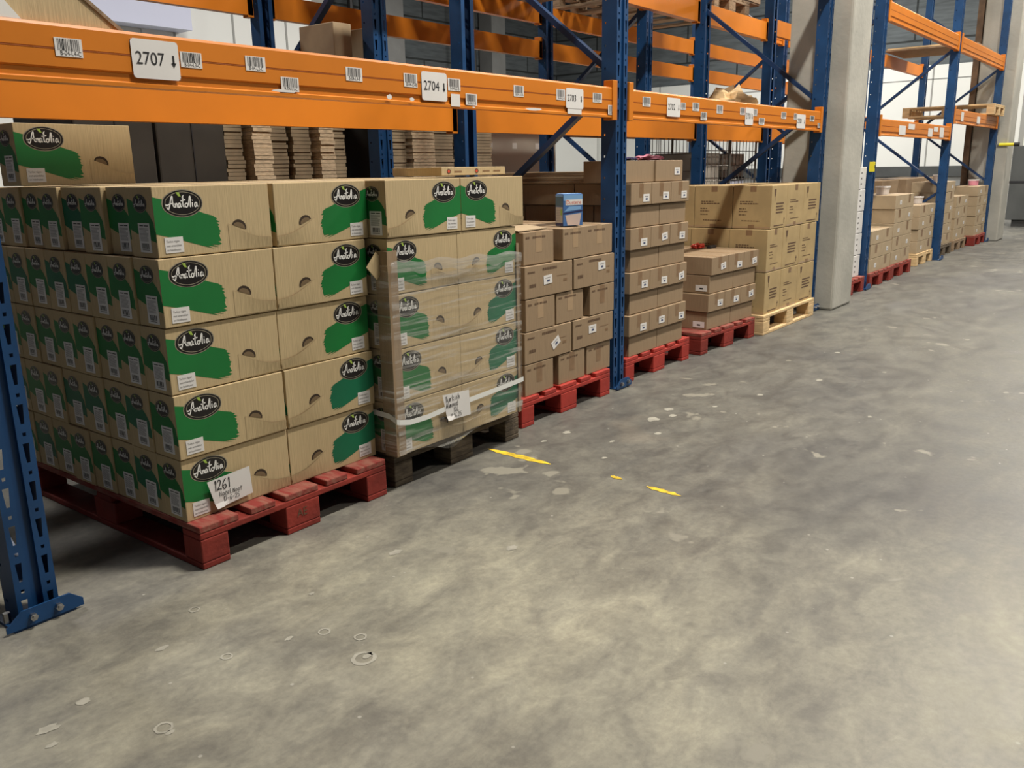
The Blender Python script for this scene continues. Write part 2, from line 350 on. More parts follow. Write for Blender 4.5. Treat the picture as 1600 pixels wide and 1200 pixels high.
b = MB(); b.tube([(0, 0, 0), (0, -.012, 0)], .011, 'steel', 6); b.tube([(0, -.012, 0), (0, -.016, 0)], .006, 'steel', 6); BOLT = b.mesh('bolt')
b = MB(); b.tube([(0, 0, 0), (0, 0, .03)], .010, 'steel', 6); BOLT2 = b.mesh('bolt')
def frame(x, y0, y1, phase, label, detail=True, group=None):
    o = empty('rack_upright_frame', (x, y0, 0), label, 'rack frame', group)
    put(POST, 'front_post', o, (0, 0, 0)); rp = put(POST, 'rear_post', o, (.11, y1-y0, 0), (0, 0, math.pi))
    for (lx, ly, r) in ((0, 0, 0), (.11, y1-y0, math.pi)):
        f = put(FOOT if x < 0 else FOOT_S, 'base_plate', o, (lx, ly, 0), (0, 0, r))
        if detail:
            for bx in (.02, .09): put(BOLT, 'bolt', f, (bx, -.040, .033))
            put(BOLT2, 'bolt', f, (-.02 if x < 0 else -.0, .03, .008))
    zs = [0.05, .85, 1.65, 2.5, 3.3]
    for i in range(4):
        fa = (i % 2 == phase)
        ya, yb = (.05, y1-y0-.05) if fa else (y1-y0-.05, .05)
        b = MB(); b.bar((.055, ya, zs[i]+.03), (.055, yb, zs[i+1]-.03+.03), .03, .042, 'blue_dark', up=(1, 0, 0)); b.build('brace', o)
    return o
Y0, Y1 = .119, 1.25
XF = {'A': -.50, 'B': 2.665, 'C': 5.82, 'D': 7.31, 'E': 10.42, 'F': 13.44}
frame(XF['A'], Y0, Y1, 0, 'blue slotted rack frame at the left edge with bolted foot nearest the camera')
frame(XF['B'], Y0, Y1, 0, 'blue slotted rack frame standing between the cartons right of the blue packet')
frame(XF['C'], Y0, Y1, 0, 'blue rack frame standing against the near concrete column')
frame(XF['D'], Y0, Y1, 1, 'blue rack frame just past the near concrete column', False)
frame(XF['E'], Y0, Y1, 1, 'blue rack frame in the middle of the far rack section', False)
frame(XF['F'], Y0, Y1, 1, 'blue rack frame against the far concrete column', False)
frame(2.29, 1.50, 2.62, 1, 'blue frame of the rear rack behind the flat cardboard stacks', False)
frame(5.42, 1.50, 2.62, 1, 'blue frame of the rear rack seen right of the second front frame', False)
frame(8.50, 1.50, 2.62, 1, 'blue frame of the rear rack seen beside the near concrete column', False)

FF = lambda u, v, e: (u, -e, v)
def beam(x0, x1, y, z0, z1, label, flip=False, conn=True, zrot=0):
    """box beam with a stepped face toward the aisle, hooked end plates"""
    o = empty('rack_beam', ((x0+x1)/2, y, z0), label, 'rack beam'); W = (x1-x0)/2; H = z1-z0; s = -1 if not flip else 1
    pr = [(0, 0), (0, .010), (.006, .014), (.006, H*.24), (.0, H*.27), (.0, H*.55), (.004, H*.56), (.004, H*.58), (0, H*.59), (0, H-.008), (.004, H), (.05, H), (.05, 0)]
    pr = [(a*(-s), c) for a, c in pr]; n = len(pr); b = MB()
    vs = [(-W+.004, a, c) for a, c in pr] + [(W-.004, a, c) for a, c in pr]
    b.add(vs, [(i, (i+1) % n, n+(i+1) % n, n+i) for i in range(n)] + [tuple(range(n)), tuple(range(n, 2*n))], 'orange')
    b.box(-W+.01, -.0006 if s < 0 else .0, H*.560, W-.01, .0 if s < 0 else .0006, H*.580, 'orange_dark')
    b.build('beam_profile', o)
    if conn:
        for sx in (-1, 1):
            c = MB(); xa, xb = sorted((sx*W, sx*(W-.045))); ya, yb = sorted((-.006*(-s)*1, .05*(-s)))
            c.box(xa, min(ya, -.006 if s < 0 else ya), -.012, xb, yb, H+.035, 'orange', bev=.002); c.build('end_connector', o)
    return o
LB = ((-.385, 2.66), (2.78, 5.815))
NB = {}
NB['AB'] = beam(-.385, 2.66, Y0-.004, 1.458, 1.6065, 'orange front beam over the two nearest carton stacks carrying the 2707 label')
NB['BC'] = beam(2.78, 5.815, Y0-.004, 1.458, 1.6065, 'orange front beam between second post and column carrying the 2702 label')
NB['ZA'] = None
beam(-3.5, -.505, Y0-.004, 1.458, 1.6065, 'orange front beam left of the nearest blue frame')
NB['DE'] = beam(7.425, 10.415, Y0-.004, 1.453, 1.605, 'orange lower beam past the column with faded white stickers')
NB['EF'] = beam(10.535, 13.435, Y0-.004, 1.65, 1.815, 'orange beam at far end carrying the pine pallet')
beam(7.425, 10.415, Y0-.004, 2.47, 2.635, 'orange upper front beam just right of the near column')
beam(10.535, 13.435, Y0-.004, 2.47, 2.64, 'orange upper front beam at the far end with brown patches')
beam(-.385, 2.66, Y0-.004, 2.47, 2.635, 'orange upper front beam above the nearest bay')
beam(2.78, 5.815, Y0-.004, 2.47, 2.635, 'orange upper front beam above the second bay')
RY = Y1+.004
beam(-.385, 2.655, RY, 1.432, 1.585, 'orange rear beam behind the 2707 beam', flip=True)
beam(2.785, 5.815, RY, 1.432, 1.585, 'orange rear beam behind the 2702 beam', flip=True)
beam(5.935, 7.305, RY, 1.432, 1.585, 'short orange rear beam behind the near column', flip=True)
beam(7.425, 10.415, RY, 1.432, 1.585, 'orange lower rear beam behind the faded-sticker beam', flip=True)
beam(10.535, 13.435, RY, 1.62, 1.78, 'orange lower rear beam under the far pine pallet', flip=True)
beam(2.785, 5.815, RY, 2.39, 2.55, 'orange high rear beam of second bay below the upper crate', flip=True)
beam(5.935, 7.305, RY, 2.39, 2.55, 'short orange high rear beam meeting the near column', flip=True)
beam(7.425, 10.415, RY, 2.45, 2.60, 'orange high rear beam past the near column', flip=True)
beam(10.535, 13.435, RY, 2.45, 2.60, 'orange high rear beam carrying the thin pale boards', flip=True)
beam(-.385, 2.655, RY, 2.39, 2.55, 'orange high rear beam above the nearest bay', flip=True)
for (xa, xb, n) in ((-.84, 2.285, 'left'), (2.405, 5.415, 'middle'), (5.535, 8.495, 'right'), (8.615, 11.6, 'far right')):
    beam(xa, xb, 2.62, 2.185, 2.33, 'orange lower rear-rack back beam, %s span' % n, flip=True)
    beam(xa, xb, 2.62, 2.48, 2.63, 'orange upper rear-rack back beam, %s span' % n, flip=True)
    beam(xa, xb, 1.496, 2.48, 2.63, 'orange upper rear-rack aisle-side beam, %s span' % n)
    if xa < 5: continue
    beam(xa, xb, 2.62, 1.50, 1.60, 'orange low rear-rack back beam, %s span' % n, flip=True)
    beam(xa, xb, 1.496, 1.50, 1.60, 'orange low rear-rack aisle-side beam, %s span' % n)

# labels stuck to the two front beams: (x0, z1, x1, z0)
def barcode(b, u0, v0, u1, v1, seed, e=.0012):
    rr = random.Random(seed); u = u0
    while u < u1-.002:
        wd = rr.choice((.0012, .0018, .003)); b.rect(FF, u, v0, min(u+wd, u1), v1, 'ink' if rr.random() < .6 else 'grey_ink', e); u += wd+rr.choice((.0012, .0018, .0026))
def bar_label(bm, x0, z0, x1, z1, code, seed):
    b = MB(); W, H = x1-x0, z1-z0; b.box(0, -.0008, 0, W, .0, H, 'paper')
    barcode(b, W*.10, H*.32, W*.92, H*.95, seed)
    b.text(FF, code, W*.16, H*.07, H*.36, 'ink', .0012, sx=.80)
    b.build('barcode_label', bm, (x0-bm.location.x, -.0008, z0-bm.location.z))
def loc_label(bm, x0, z0, x1, z1, num, tail=None):
    b = MB(); W, H = x1-x0, z1-z0; r = .008
    pts = [(r, 0), (W-r, 0), (W, r), (W, H-r), (W-r, H), (r, H), (0, H-r), (0, r)]
    b.poly(FF, pts, 'paper', .0018); b.box(.002, -.0016, .002, W-.002, 0, H-.002, 'paper')
    b.text(FF, num, W*.07, H*.36, H*.47, 'ink', .0026, sx=.9)
    ux, uy, s = W*.87, H*.47, H*.11
    b.rect(FF, ux-.2*s, uy-.4*s, ux+.3*s, uy+1.6*s, 'ink', .0026); b.poly(FF, [(ux-.65*s, uy-.2*s), (ux+.05*s, uy-1.3*s), (ux+.75*s, uy-.2*s)], 'ink', .0026)
    b.build('location_label', bm, (x0-bm.location.x, -.0012, z0-bm.location.z))
A = NB['AB']; B_ = NB['BC']
for i, (x0, x1, z0, z1, c) in enumerate([(-.184,-.111,1.524,1.571,'B-04-L4-C'),(.18,.251,1.523,1.567,'B-04-L3-C'),(.407,.482,1.53,1.574,'B-04-L2-C'),(.539,.611,1.475,1.520,'B-04-L1-C'),
    (.823,.90,1.526,1.572,'B-04-L4-B'),(1.111,1.184,1.522,1.571,'B-04-L3-B'),(1.36,1.435,1.522,1.569,'B-04-L2-B'),(1.467,1.538,1.471,1.516,'B-04-L1-B'),
    (1.791,1.864,1.521,1.568,'B-04-L4-A'),(2.118,2.19,1.522,1.57,'B-04-L3-A'),(2.433,2.517,1.525,1.57,'B-04-L2-A'),(2.578,2.652,1.471,1.518,'B-04-L1-A')]):
    bar_label(A, x0, z0, x1, z1, c, i)
for (x0, x1, z0, z1, n) in [(.027,.174,1.483,1.590,'2707'),(1.206,1.352,1.478,1.585,'2704'),(2.195,2.345,1.488,1.580,'2703')]: loc_label(A, x0, z0, x1, z1, n)
for (x0, x1, z0, z1) in [(1.375, 1.43, 1.462, 1.51), (2.21, 2.33, 1.463, 1.487)]:
    b = MB(); b.box(0, -.0012, 0, x1-x0, 0, z1-z0, 'paper'); b.build('torn_sticker', A, (x0-A.location.x, -.001, z0-A.location.z))
rr = random.Random(3)
for (x0, z0, wd, h) in [(.49, 1.469, .11, .012), (1.01, 1.47, .03, .022), (1.13, 1.47, .028, .016), (1.86, 1.465, .14, .014), (1.50, 1.459, .02, .008)]:
    b = MB(); pts = [(wd/2+wd/2*math.cos(t*.7)*rr.uniform(.8, 1), h/2+h/2*math.sin(t*.7)*rr.uniform(.6, 1)) for t in range(9)]
    b.poly(FF, pts, 'paper', .0075); b.build('tape_scrap', A, (x0-A.location.x, 0, z0-A.location.z))
for i, (x0, x1, z0, z1, c) in enumerate([(2.93,3.017,1.527,1.576,'B-05-L4-C'),(3.375,3.438,1.526,1.566,'B-05-L3-C'),(3.526,3.614,1.526,1.573,'B-05-L2-C'),(3.64,3.723,1.477,1.523,'B-05-L1-C'),
    (3.86,3.949,1.523,1.573,'B-05-L4-B'),(4.215,4.29,1.527,1.572,'B-05-L3-B'),(4.435,4.50,1.527,1.572,'B-05-L2-B'),(4.535,4.631,1.474,1.518,'B-05-L1-B'),
    (4.937,5.031,1.525,1.571,'B-05-L4-A'),(5.19,5.25,1.525,1.571,'B-05-L3-A'),(5.532,5.626,1.524,1.566,'B-05-L2-A'),(5.715,5.80,1.48,1.517,'B-05-L1-A')]):
    bar_label(B_, x0, z0, x1, z1, c, 20+i)
for (x0, x1, z0, z1, n) in [(3.206,3.368,1.484,1.586,'2702'),(4.297,4.43,1.467,1.576,'2701'),(5.25,5.43,1.467,1.568,'2700')]: loc_label(B_, x0, z0, x1, z1, n)
for (nm, x0, x1, z0, z1) in [('DE',8.1,8.35,1.47,1.56),('DE',8.45,8.7,1.53,1.585),('DE',9.3,9.5,1.47,1.56),('DE',9.85,10.05,1.47,1.58),('DE',9.55,9.75,1.53,1.58),('EF',10.9,11.05,1.68,1.79),('EF',11.9,12.1,1.68,1.77)]:
    o = NB[nm]; b = MB(); b.box(0, -.0012, 0, x1-x0, 0, z1-z0, 'paper'); b.build('faded_sticker', o, (x0-o.location.x, -.001, z0-o.location.z))

# ------------------------------------------------------------ pallets
def pallet_protos(W, D, face, top, blk):
    """W along the aisle (deck boards run in depth D when W is short)"""
    P = []
    if W < 1:
        bx = [(0, .145), (.19, .29), (W/2-.0725, W/2+.0725), (W-.29, W-.19), (W-.145, W)]
        P += [('deck_board', (a, 0, .122, c, D, .144), top) for a, c in bx]
        P += [('stringer_board', (0, a, .100, W, a+.1, .122), face) for a in (0, D/2-.05, D-.1)]
        P += [('bottom_board', (a, 0, 0, c, D, .022), face) for a, c in ((0, .1), (W/2-.0725, W/2+.0725), (W-.1, W))]
        P += [('block', (a, y, .022, c, y+.1 if y != D/2-.0725 else y+.145, .100), blk) for a, c in ((0, .1), (W/2-.0725, W/2+.0725), (W-.1, W)) for y in (0, D/2-.0725, D-.1)]
    else:
        P += [('deck_board', (0, a, .122, W, c, .144), top) for a, c in ((0, .12), (.17, .27), (D/2-.06, D/2+.06), (D-.27, D-.17), (D-.12, D))]
        P += [('stringer_board', (a, 0, .100, c, D, .122), face) for a, c in ((0, .12), (W/2-.07, W/2+.07), (W-.12, W))]
        P += [('bottom_board', (0, y, 0, W, y+.1, .022), face) for y in (0, D/2-.05, D-.1)]
        P += [('block', (a, y, .022, c, y+.1, .100), blk) for a, c in ((0, .12), (W/2-.07, W/2+.07), (W-.12, W)) for y in (0, D/2-.05, D-.1)]
    return [(n, MB().box(*bb, k, bev=.004).mesh(n)) for n, bb, k in P]
PP = {'red': pallet_protos(.8, 1.2, 'red', 'red_worn', 'red'), 'bright': pallet_protos(.8, 1.2, 'red_bright', 'red_bright', 'red_bright'),
      'grey': pallet_protos(.8, 1.2, 'grey_wood', 'grey_wood', 'grey_wood'), 'pine': pallet_protos(.8, 1.2, 'pine', 'pine', 'pine'),
      'pine_wide': pallet_protos(1.06, 1.2, 'pine', 'pine', 'pine'), 'brown': pallet_protos(.8, 1.2, 'brown_wood', 'brown_wood', 'brown_wood')}
def pallet(kind, x, y, label, z=0, rz=0, group=None):
    o = empty('pallet', (x, y, z), label, 'pallet', group, rz)
    for n, me in PP[kind]: put(me, n, o)
    return o
pallet('red', 0, 0, 'worn red wooden pallet nearest the camera under the green-striped cartons')
b = MB(); b.text(FF, 'AE', .372, .052, .042, 'brown_ink', .0012, sx=.9); b.build('burned_mark', bpy.data.objects['pallet'])
pallet('grey', .866, .022, 'dark weathered wooden pallet under the film-wrapped cartons')
pallet('bright', 1.774, .085, 'bright red pallet left of the blue post under short brown cartons')
pallet('bright', 2.815, .128, 'bright red pallet right of the blue post under the tallest brown stack')
pallet('red', 3.735, .105, 'dark red pallet under the low stack of brown cartons', rz=-.045)
pallet('pine_wide', 4.594, .028, 'clean pine pallet beside the near concrete column')
pallet('red', 6.475, .10, 'dark red pallet emerging right behind the near column')
pallet('red', 7.445, .098, 'dark red pallet right after the blue post past the column')
pallet('red', 8.27, .11, 'dark red pallet directly before the pale pine pallet in far row')
pallet('pine', 9.59, .175, 'pale pine pallet in the far row under plain brown cartons')
pallet('grey', 10.66, .18, 'grey weathered pallet just right of the far middle post')
pallet('brown', 11.62, .19, 'brown wooden pallet left of the farthest red pallet')
pallet('red', 12.60, .11, 'farthest dark red pallet beside the far concrete column')
pallet('pine', 12.55, .03, 'pine pallet lying up on the orange beam at the far end', z=1.817)

# ------------------------------------------------------------ green-striped nut cartons
A_LET = [[(-.02,.02),(.02,-.04),(.06,.03),(.11,.20),(.15,.31),(.175,.31),(.17,.18),(.185,.05),(.22,.01)], [(-.05,.10),(-.02,.07),(.06,.10),(.13,.12),(.20,.11)],
    [(.235,.12),(.245,.07),(.245,0)], [(.245,.04),(.275,.11),(.305,.10),(.31,0)],
    [(.405,.11),(.365,.12),(.335,.06),(.35,.0),(.385,.03),(.41,.11),(.41,.03),(.44,.01)],
    [(.505,.28),(.485,.14),(.49,.03),(.53,.01)], [(.42,.185),(.50,.20),(.575,.215)],
    [(.59,.11),(.555,.08),(.56,.02),(.60,0),(.635,.04),(.63,.10),(.59,.11)],
    [(.655,.05),(.69,.20),(.715,.30),(.735,.28),(.725,.12),(.715,.02),(.735,0)],
    [(.79,.13),(.785,.06),(.79,0)], [(.785,.185),(.80,.195)],
    [(.925,.11),(.885,.12),(.855,.06),(.87,.0),(.905,.03),(.93,.11),(.93,.03),(.965,.01)]]
def lens(a, bb, n=28):
    pts = []
    for i in range(n):
        t = 2*math.pi*i/n; c, s = math.cos(t), math.sin(t)
        pts.append((a*math.copysign(abs(c)**1.12, c), bb*math.copysign(abs(s)**.80, s)*(1-.10*abs(c)**3)))
    return pts
def logo(b, fn, u, v, a, bb, e=.0007):
    b.poly(fn, [(u+x, v+y) for x, y in lens(a*1.05, bb*1.06)], 'logo_line', e)
    b.poly(fn, [(u+x, v+y) for x, y in lens(a, bb)], 'logo_black', e+.0003)
    p = [(u+x, v+y) for x, y in lens(a*.88, bb*.86)]; p.append(p[0]); b.ribbon(fn, p, a*.025, 'logo_line', e+.0006)
    b.poly(fn, [(u-a*.30, v+bb*.86), (u-a*.14, v+bb*.84), (u-a*.06, v+bb*.50), (u-a*.20, v+bb*.56)], 'leaf', e+.0008)
    b.poly(fn, [(u+a*.10, v+bb*.66), (u+a*.0, v+bb*.55), (u-a*.03, v+bb*.38), (u+a*.06, v+bb*.48)], 'white_print', e+.0008)
    s = a*1.62; x0, y0 = u-a*.78, v-bb*.30
    for st in A_LET: b.ribbon(fn, [(x0+px*s, y0+py*s*.98) for px, py in st], s*.036, 'white_print', e+.001)
def swoosh_front(W, H, mir, rr):
    top = [(0, .86), (.12, .80), (.25, .72), (.40, .60), (.475, .555)]; rag = []
    v = .555
    for k in range(9):
        v -= .047; rag.append((.505+.03*math.sin((.555-v)*6.0)+rr.uniform(-.012, .012), v)); rag.append((.488+.03*math.sin((.555-v)*6.0)+rr.uniform(-.01, .01), v-.012))
    bot = [(.50, .115), (.44, .13), (.505, .085), (.40, .12), (.47, .065), (.38, .115), (.30, .165), (.15, .26), (0, .34)]
    p = [(u*W, v*H) for u, v in top+rag+bot]
    return [(W-u, v) for u, v in p][::-1] if mir else p
def swoosh_side(D, H):
    return [(u*D, v*H) for u, v in [(0, .84), (.2, .80), (.45, .74), (.70, .68), (.84, .60), (.88, .56), (.95, .50), (.97, .40), (1, .36), (.985, .27), (1, .22), (.9, .235), (.6, .27), (.25, .34), (0, .40)]]
NW, ND, NH = .405, .1405, .205
def nut_mesh(W, mir, g, seed, side=True, front=True):
    rr = random.Random(seed); b = MB()
    b.box(0, 0, 0, W, ND, NH, 'nut', bev=.0022)
    F = lambda u, v, e: (u, -e, v); Ls = lambda u, v, e: (-e, ND-u, v); T = lambda u, v, e: (u, v, NH+e)
    if front: b.poly(F, swoosh_front(W, NH, mir, rr), g, .0004)
    lu = W*.235 if not mir else W*.765
    if front: logo(b, F, lu, NH*.755, .0645, .0385)
    # handle cut-out: crescent with the flap pushed in
    hu = W*.70 if not mir else W*.30; s = -1 if mir else 1; arc = [(.027*math.cos(t), .023*math.sin(t)) for t in [math.pi*k/8 for k in range(9)]]
    ro = lambda x, y: (hu + s*(x*math.cos(-.35)-y*math.sin(-.35)), NH*.36+(x*math.sin(-.35)+y*math.cos(-.35)))
    if front: b.poly(F, [ro(x, y) for x, y in arc], 'hole', .0006); b.poly(F, [ro(x*.8, y*.62) for x, y in arc], 'hole2', .0009)
    # glued side flap edge low on the face
    fl = [(.60, .42), (.72, .30), (.86, .20), (.992, .17)] if not mir else [(.40, .42), (.28, .30), (.14, .20), (.008, .17)]
    if front: b.ribbon(F, [(u*W, v*NH) for u, v in fl], .0012, 'tape_pale', .0009)
    cu = smooth([(u*W, v*NH) for u, v in fl]); nn = len(cu)
    vs = [F(u, v, .0008 + .0045*min(1, i/6)) for i, (u, v) in enumerate(cu)] + [F(u, .004, .0006) for u, v in cu]
    if front: b.add(vs, [(nn+i, nn+i+1, i+1, i) for i in range(nn-1)], 'nut')
    if side:
        b.poly(Ls, swoosh_side(ND, NH), g, .0004); logo(b, Ls, ND*.5, NH*.77, .0365, .026)
    b.rect(T, .004, ND/2-.0012, W-.004, ND/2+.0012, 'seam', .0003)
    return b.mesh('striped_carton')
NM = {}
for mir in (0, 1):
    for g in ('green', 'green2'): NM[(mir, g, True)] = nut_mesh(NW, mir, g, 11+mir); NM[(mir, g, False)] = nut_mesh(NW, mir, g, 11+mir, front=False)
def sticker_mesh():
    b = MB(); b.box(0, -.0008, 0, .060, 0, .046, 'paper')
    for i, t in enumerate(('Turkse vijgen', 'met amandelen', 'en hazelnoten')): b.text(FF, t, .005, .031-.0125*i, .0092, 'grey_ink', .0012, sx=.86)
    return b.mesh('text_sticker')
def side_label_mesh():
    b = MB(); fn = lambda u, v, e: (-e, -u, v)
    b.add([fn(0, 0, .0009), fn(.062, 0, .0009), fn(.062, .086, .0009), fn(0, .086, .0009), fn(0, 0, 0), fn(.062, 0, 0), fn(.062, .086, 0), fn(0, .086, 0)],
          [(0, 1, 2, 3), (0, 4, 5, 1), (1, 5, 6, 2), (2, 6, 7, 3), (3, 7, 4, 0)], 'paper')
    b.rect(fn, .008, .077, .030, .080, 'ink', .0012); b.rect(fn, .034, .077, .056, .080, 'ink', .0012)
    rr = random.Random(2)
    for i in range(11): b.rect(fn, .006, .070-.0036*i, .006+rr.uniform(.036, .050), .0714-.0036*i, 'grey_ink', .0012)
    u = .010
    while u < .052:
        wd = rr.choice((.0015, .003, .0045)); b.rect(fn, u, .011, u+wd, .027, 'ink', .0012); u += wd+rr.choice((.0016, .0028))
    b.rect(fn, .012, .006, .050, .0085, 'grey_ink', .0012); return b.mesh('barcode_label')
STK, SLB = sticker_mesh(), side_label_mesh()
def nut(x, y, z, mir, label, group, g='green', side=True, stk=True, rz=0):
    o = put(NM[(mir, g, stk)], 'striped_carton', None, (x, y, z), (0, 0, rz)); tag(o, label, 'carton', group)
    if stk: put(STK, 'text_sticker', o, (.024 if not mir else NW-.024-.060, -.0004, .012), (0, math.radians(-random.uniform(-1.5, 1.5)), 0))
    if side: put(SLB, 'barcode_label', o, (-.0004, ND-.052+random.uniform(-.004, .004), .012+random.uniform(-.003, .004)))
    return o
ORD = ['bottom', 'second', 'third', 'fourth', 'fifth', 'sixth', 'seventh', 'eighth', 'ninth']
ROWN = ['front', 'second', 'third', 'fourth', 'fifth', 'sixth', 'seventh', 'eighth']
rr = random.Random(5)
G1 = 'green-striped cartons stacked on the nearest red pallet'
P1 = {}
for L in range(5):
    z = .144 + L*.208
    for col in (0, 1):
        for r in range(8):
            dx = rr.uniform(-.004, .004) + (.016 if (L == 4 and col == 1) else 0) + (.006 if L == 4 else 0)
            dy = rr.uniform(-.0006, .0006); y = .066 + r*.1435 + (0 if r else -.004 if L in (1, 3) else .002)
            if L == 4 and col == 0 and r in (1, 3, 5): dx += .014
            g = 'green2' if (rr.random() < .22 and not (r == 0 and col == 0)) or (L == 0 and col == 1) else 'green'
            lab = ('green-striped carton on nearest red pallet, %s layer from floor, %s row, %s column' % (ORD[L], ROWN[r], 'left' if col == 0 else 'right'))
            P1[(L, col, r)] = nut(.002 + col*.411 + dx, y, z, col, lab, G1, g, side=(col == 0), stk=(r == 0), rz=rr.uniform(-.0012, .0012))
nut(-.03, .80, 1.1855, 0, 'single green-striped carton lying on top of the nearest stack under the beam', None)
# second, film-wrapped stack
G2 = 'green-striped cartons stacked on the dark weathered pallet'
P2 = {}
for L in range(5):
    z = .144 + L*.208
    for col in (0, 1):
        for r in range(8):
            mir = col if L < 4 else 1-col
            x0 = .846 + col*.3825 if L < 4 else .848 + col*.410
            yy = -.022 if L < 4 else -.026
            nm = 'green-striped carton on dark weathered pallet, %s layer from floor, %s row, %s column' % (ORD[L], ROWN[r], 'left' if col == 0 else 'right')
            P2[(L, col, r)] = nut(x0 + (rr.uniform(-.003, .003) if L == 4 else 0), yy + r*.1435 + rr.uniform(-.0005, .0005), z, mir, nm, G2, 'green2' if (col == 1 and L < 3) else 'green', side=(col == 0 and r < 3), stk=(r == 0), rz=rr.uniform(-.0008, .0008))
# scale the boxes of column 0/1 slightly narrower where the stack is tight
for k, o in P2.items():
    if k[0] < 4: o.scale = (.943, 1, 1)
# open flap between the two stacks
b = MB(); b.bar((0, 0, 0), (-.052, -.0, -.052), .07, .004, 'nut', up=(0, 1, 0)); b.build('open_flap', P2[(3, 0, 0)], (.0, .035, .135))

# handwriting -----------------------------------------------------------
HW = {'1': [[(.1,.8),(.2,1),(.18,0)]], '2': [[(.05,.75),(.2,1),(.42,.85),(.3,.45),(.02,.05),(.2,.12),(.5,.05)]], '6': [[(.4,1),(.15,.7),(.05,.3),(.2,0),(.4,.15),(.35,.4),(.1,.35)]],
      '5': [[(.45,.98),(.15,.95),(.1,.6),(.35,.55),(.4,.2),(.05,.02)]], '.': [[(.1,.0),(.16,.05)]], '-': [[(.02,.45),(.4,.5)]],
      'H': [[(.05,1),(.03,.4),(.02,0)], [(.0,.5),(.42,.5)], [(.42,1),(.38,.5),(.36,0)]], 'a': [[(.4,.55),(.15,.6),(.03,.25),(.15,.0),(.38,.2),(.42,.55),(.4,.1),(.5,.0)]],
      'z': [[(.03,.6),(.4,.65),(.05,.08),(.45,.03)]], 'e': [[(.05,.3),(.35,.4),(.3,.65),(.08,.5),(.08,.1),(.4,.05)]], 'l': [[(.1,1),(.06,.4),(.1,.02),(.3,.08)]],
      'N': [[(.03,0),(.06,.8)], [(.06,.8),(.4,.0)], [(.4,0),(.44,.85)]], 'o': [[(.22,.6),(.05,.35),(.15,.02),(.38,.2),(.36,.5),(.22,.6)]], 't': [[(.2,.9),(.16,.3),(.2,.0)], [(.0,.68),(.45,.74)]],
      'T': [[(.25,.95),(.22,.4),(.2,0)], [(.0,.9),(.5,.98)]], 'u': [[(.03,.6),(.03,.1),(.2,0),(.38,.2),(.42,.6),(.42,.0)]], 'r': [[(.05,.6),(.06,0)], [(.06,.35),(.2,.6),(.35,.55)]],
      'k': [[(.05,1),(.05,0)], [(.38,.62),(.08,.3),(.4,.0)]], 'i': [[(.1,.55),(.08,0)], [(.12,.8),(.14,.83)]], 's': [[(.35,.6),(.1,.5),(.32,.25),(.05,.03)]], 'h': [[(.05,1),(.04,0)], [(.04,.3),(.2,.55),(.35,.4),(.34,0)]],
      'A': [[(0,0),(.2,.95),(.42,.0)], [(.08,.35),(.36,.38)]], 'm': [[(.03,.55),(.02,0)], [(.03,.35),(.15,.55),(.2,.0)], [(.2,.35),(.35,.55),(.4,.0)]], 'n': [[(.03,.55),(.02,0)], [(.03,.35),(.2,.55),(.32,.4),(.3,0)]],
      'd': [[(.36,.5),(.12,.58),(.04,.2),(.2,0),(.38,.3)], [(.45,1),(.38,.4),(.42,0)]], ',': [[(.12,.1),(.06,-.12)]], '0': [[(.25,1),(.05,.6),(.12,.05),(.35,.1),(.42,.7),(.25,1)]]}
def hand(b, fn, txt, u, v, h, k, e, ang=0, wd=.095):
    c, s = math.cos(ang), math.sin(ang); x = 0
    for ch in txt:
        if ch == ' ': x += .35; continue
        for st in HW[ch]: b.ribbon(fn, [(u + h*((x+px)*c - py*s), v + h*((x+px)*s + py*c)) for px, py in st], h*wd, k, e)
        x += .58 if ch not in '1il.,' else .32
def note(parent, corners, lines, y):
    b = MB(); fn = lambda u, v, e: (u, y-e, v)
    (xa, za), (xb, zb), (xc, zc), (xd, zd) = corners; n = 6; vs = []
    for j in range(n+1):
        for i in range(n+1):
            s, t = i/n, j/n; x = (1-t)*((1-s)*xa+s*xb)+t*((1-s)*xd+s*xc); z = (1-t)*((1-s)*za+s*zb)+t*((1-s)*zd+s*zc)
            vs.append((x, y-.002-(.006 if (j == 0 and i < 2) else 0), z))
    b.add(vs, [(j*(n+1)+i, j*(n+1)+i+1, (j+1)*(n+1)+i+1, (j+1)*(n+1)+i) for j in range(n) for i in range(n)], 'paper')
    for (t, u, v, h, a) in lines: hand(b, fn, t, u, v, h, 'ink', .0032, a)
    o = b.build('paper_note', parent); o.matrix_parent_inverse = (Matrix.Translation(parent.location) @ parent.rotation_euler.to_matrix().to_4x4() @ Matrix.Diagonal((*parent.scale, 1))).inverted(); return o
a = -.02
note(P1[(0, 0, 0)], [(.103, .160), (.243, .173), (.238, .269), (.078, .259)], [('1261', .100, .221, .034, a), ('Hazel Noot', .118, .199, .0165, a), ('12-6-25', .130, .178, .0165, a)], .058)
note(P2[(0, 0, 0)], [(1.112, .226), (1.256, .220), (1.248, .328), (1.087, .338)], [('Turkish', 1.102, .304, .024, .0), ('Almond', 1.106, .279, .023, .0), ('126,', 1.150, .255, .019, 0), ('11.06.25', 1.130, .231, .019, 0)], -.0415)

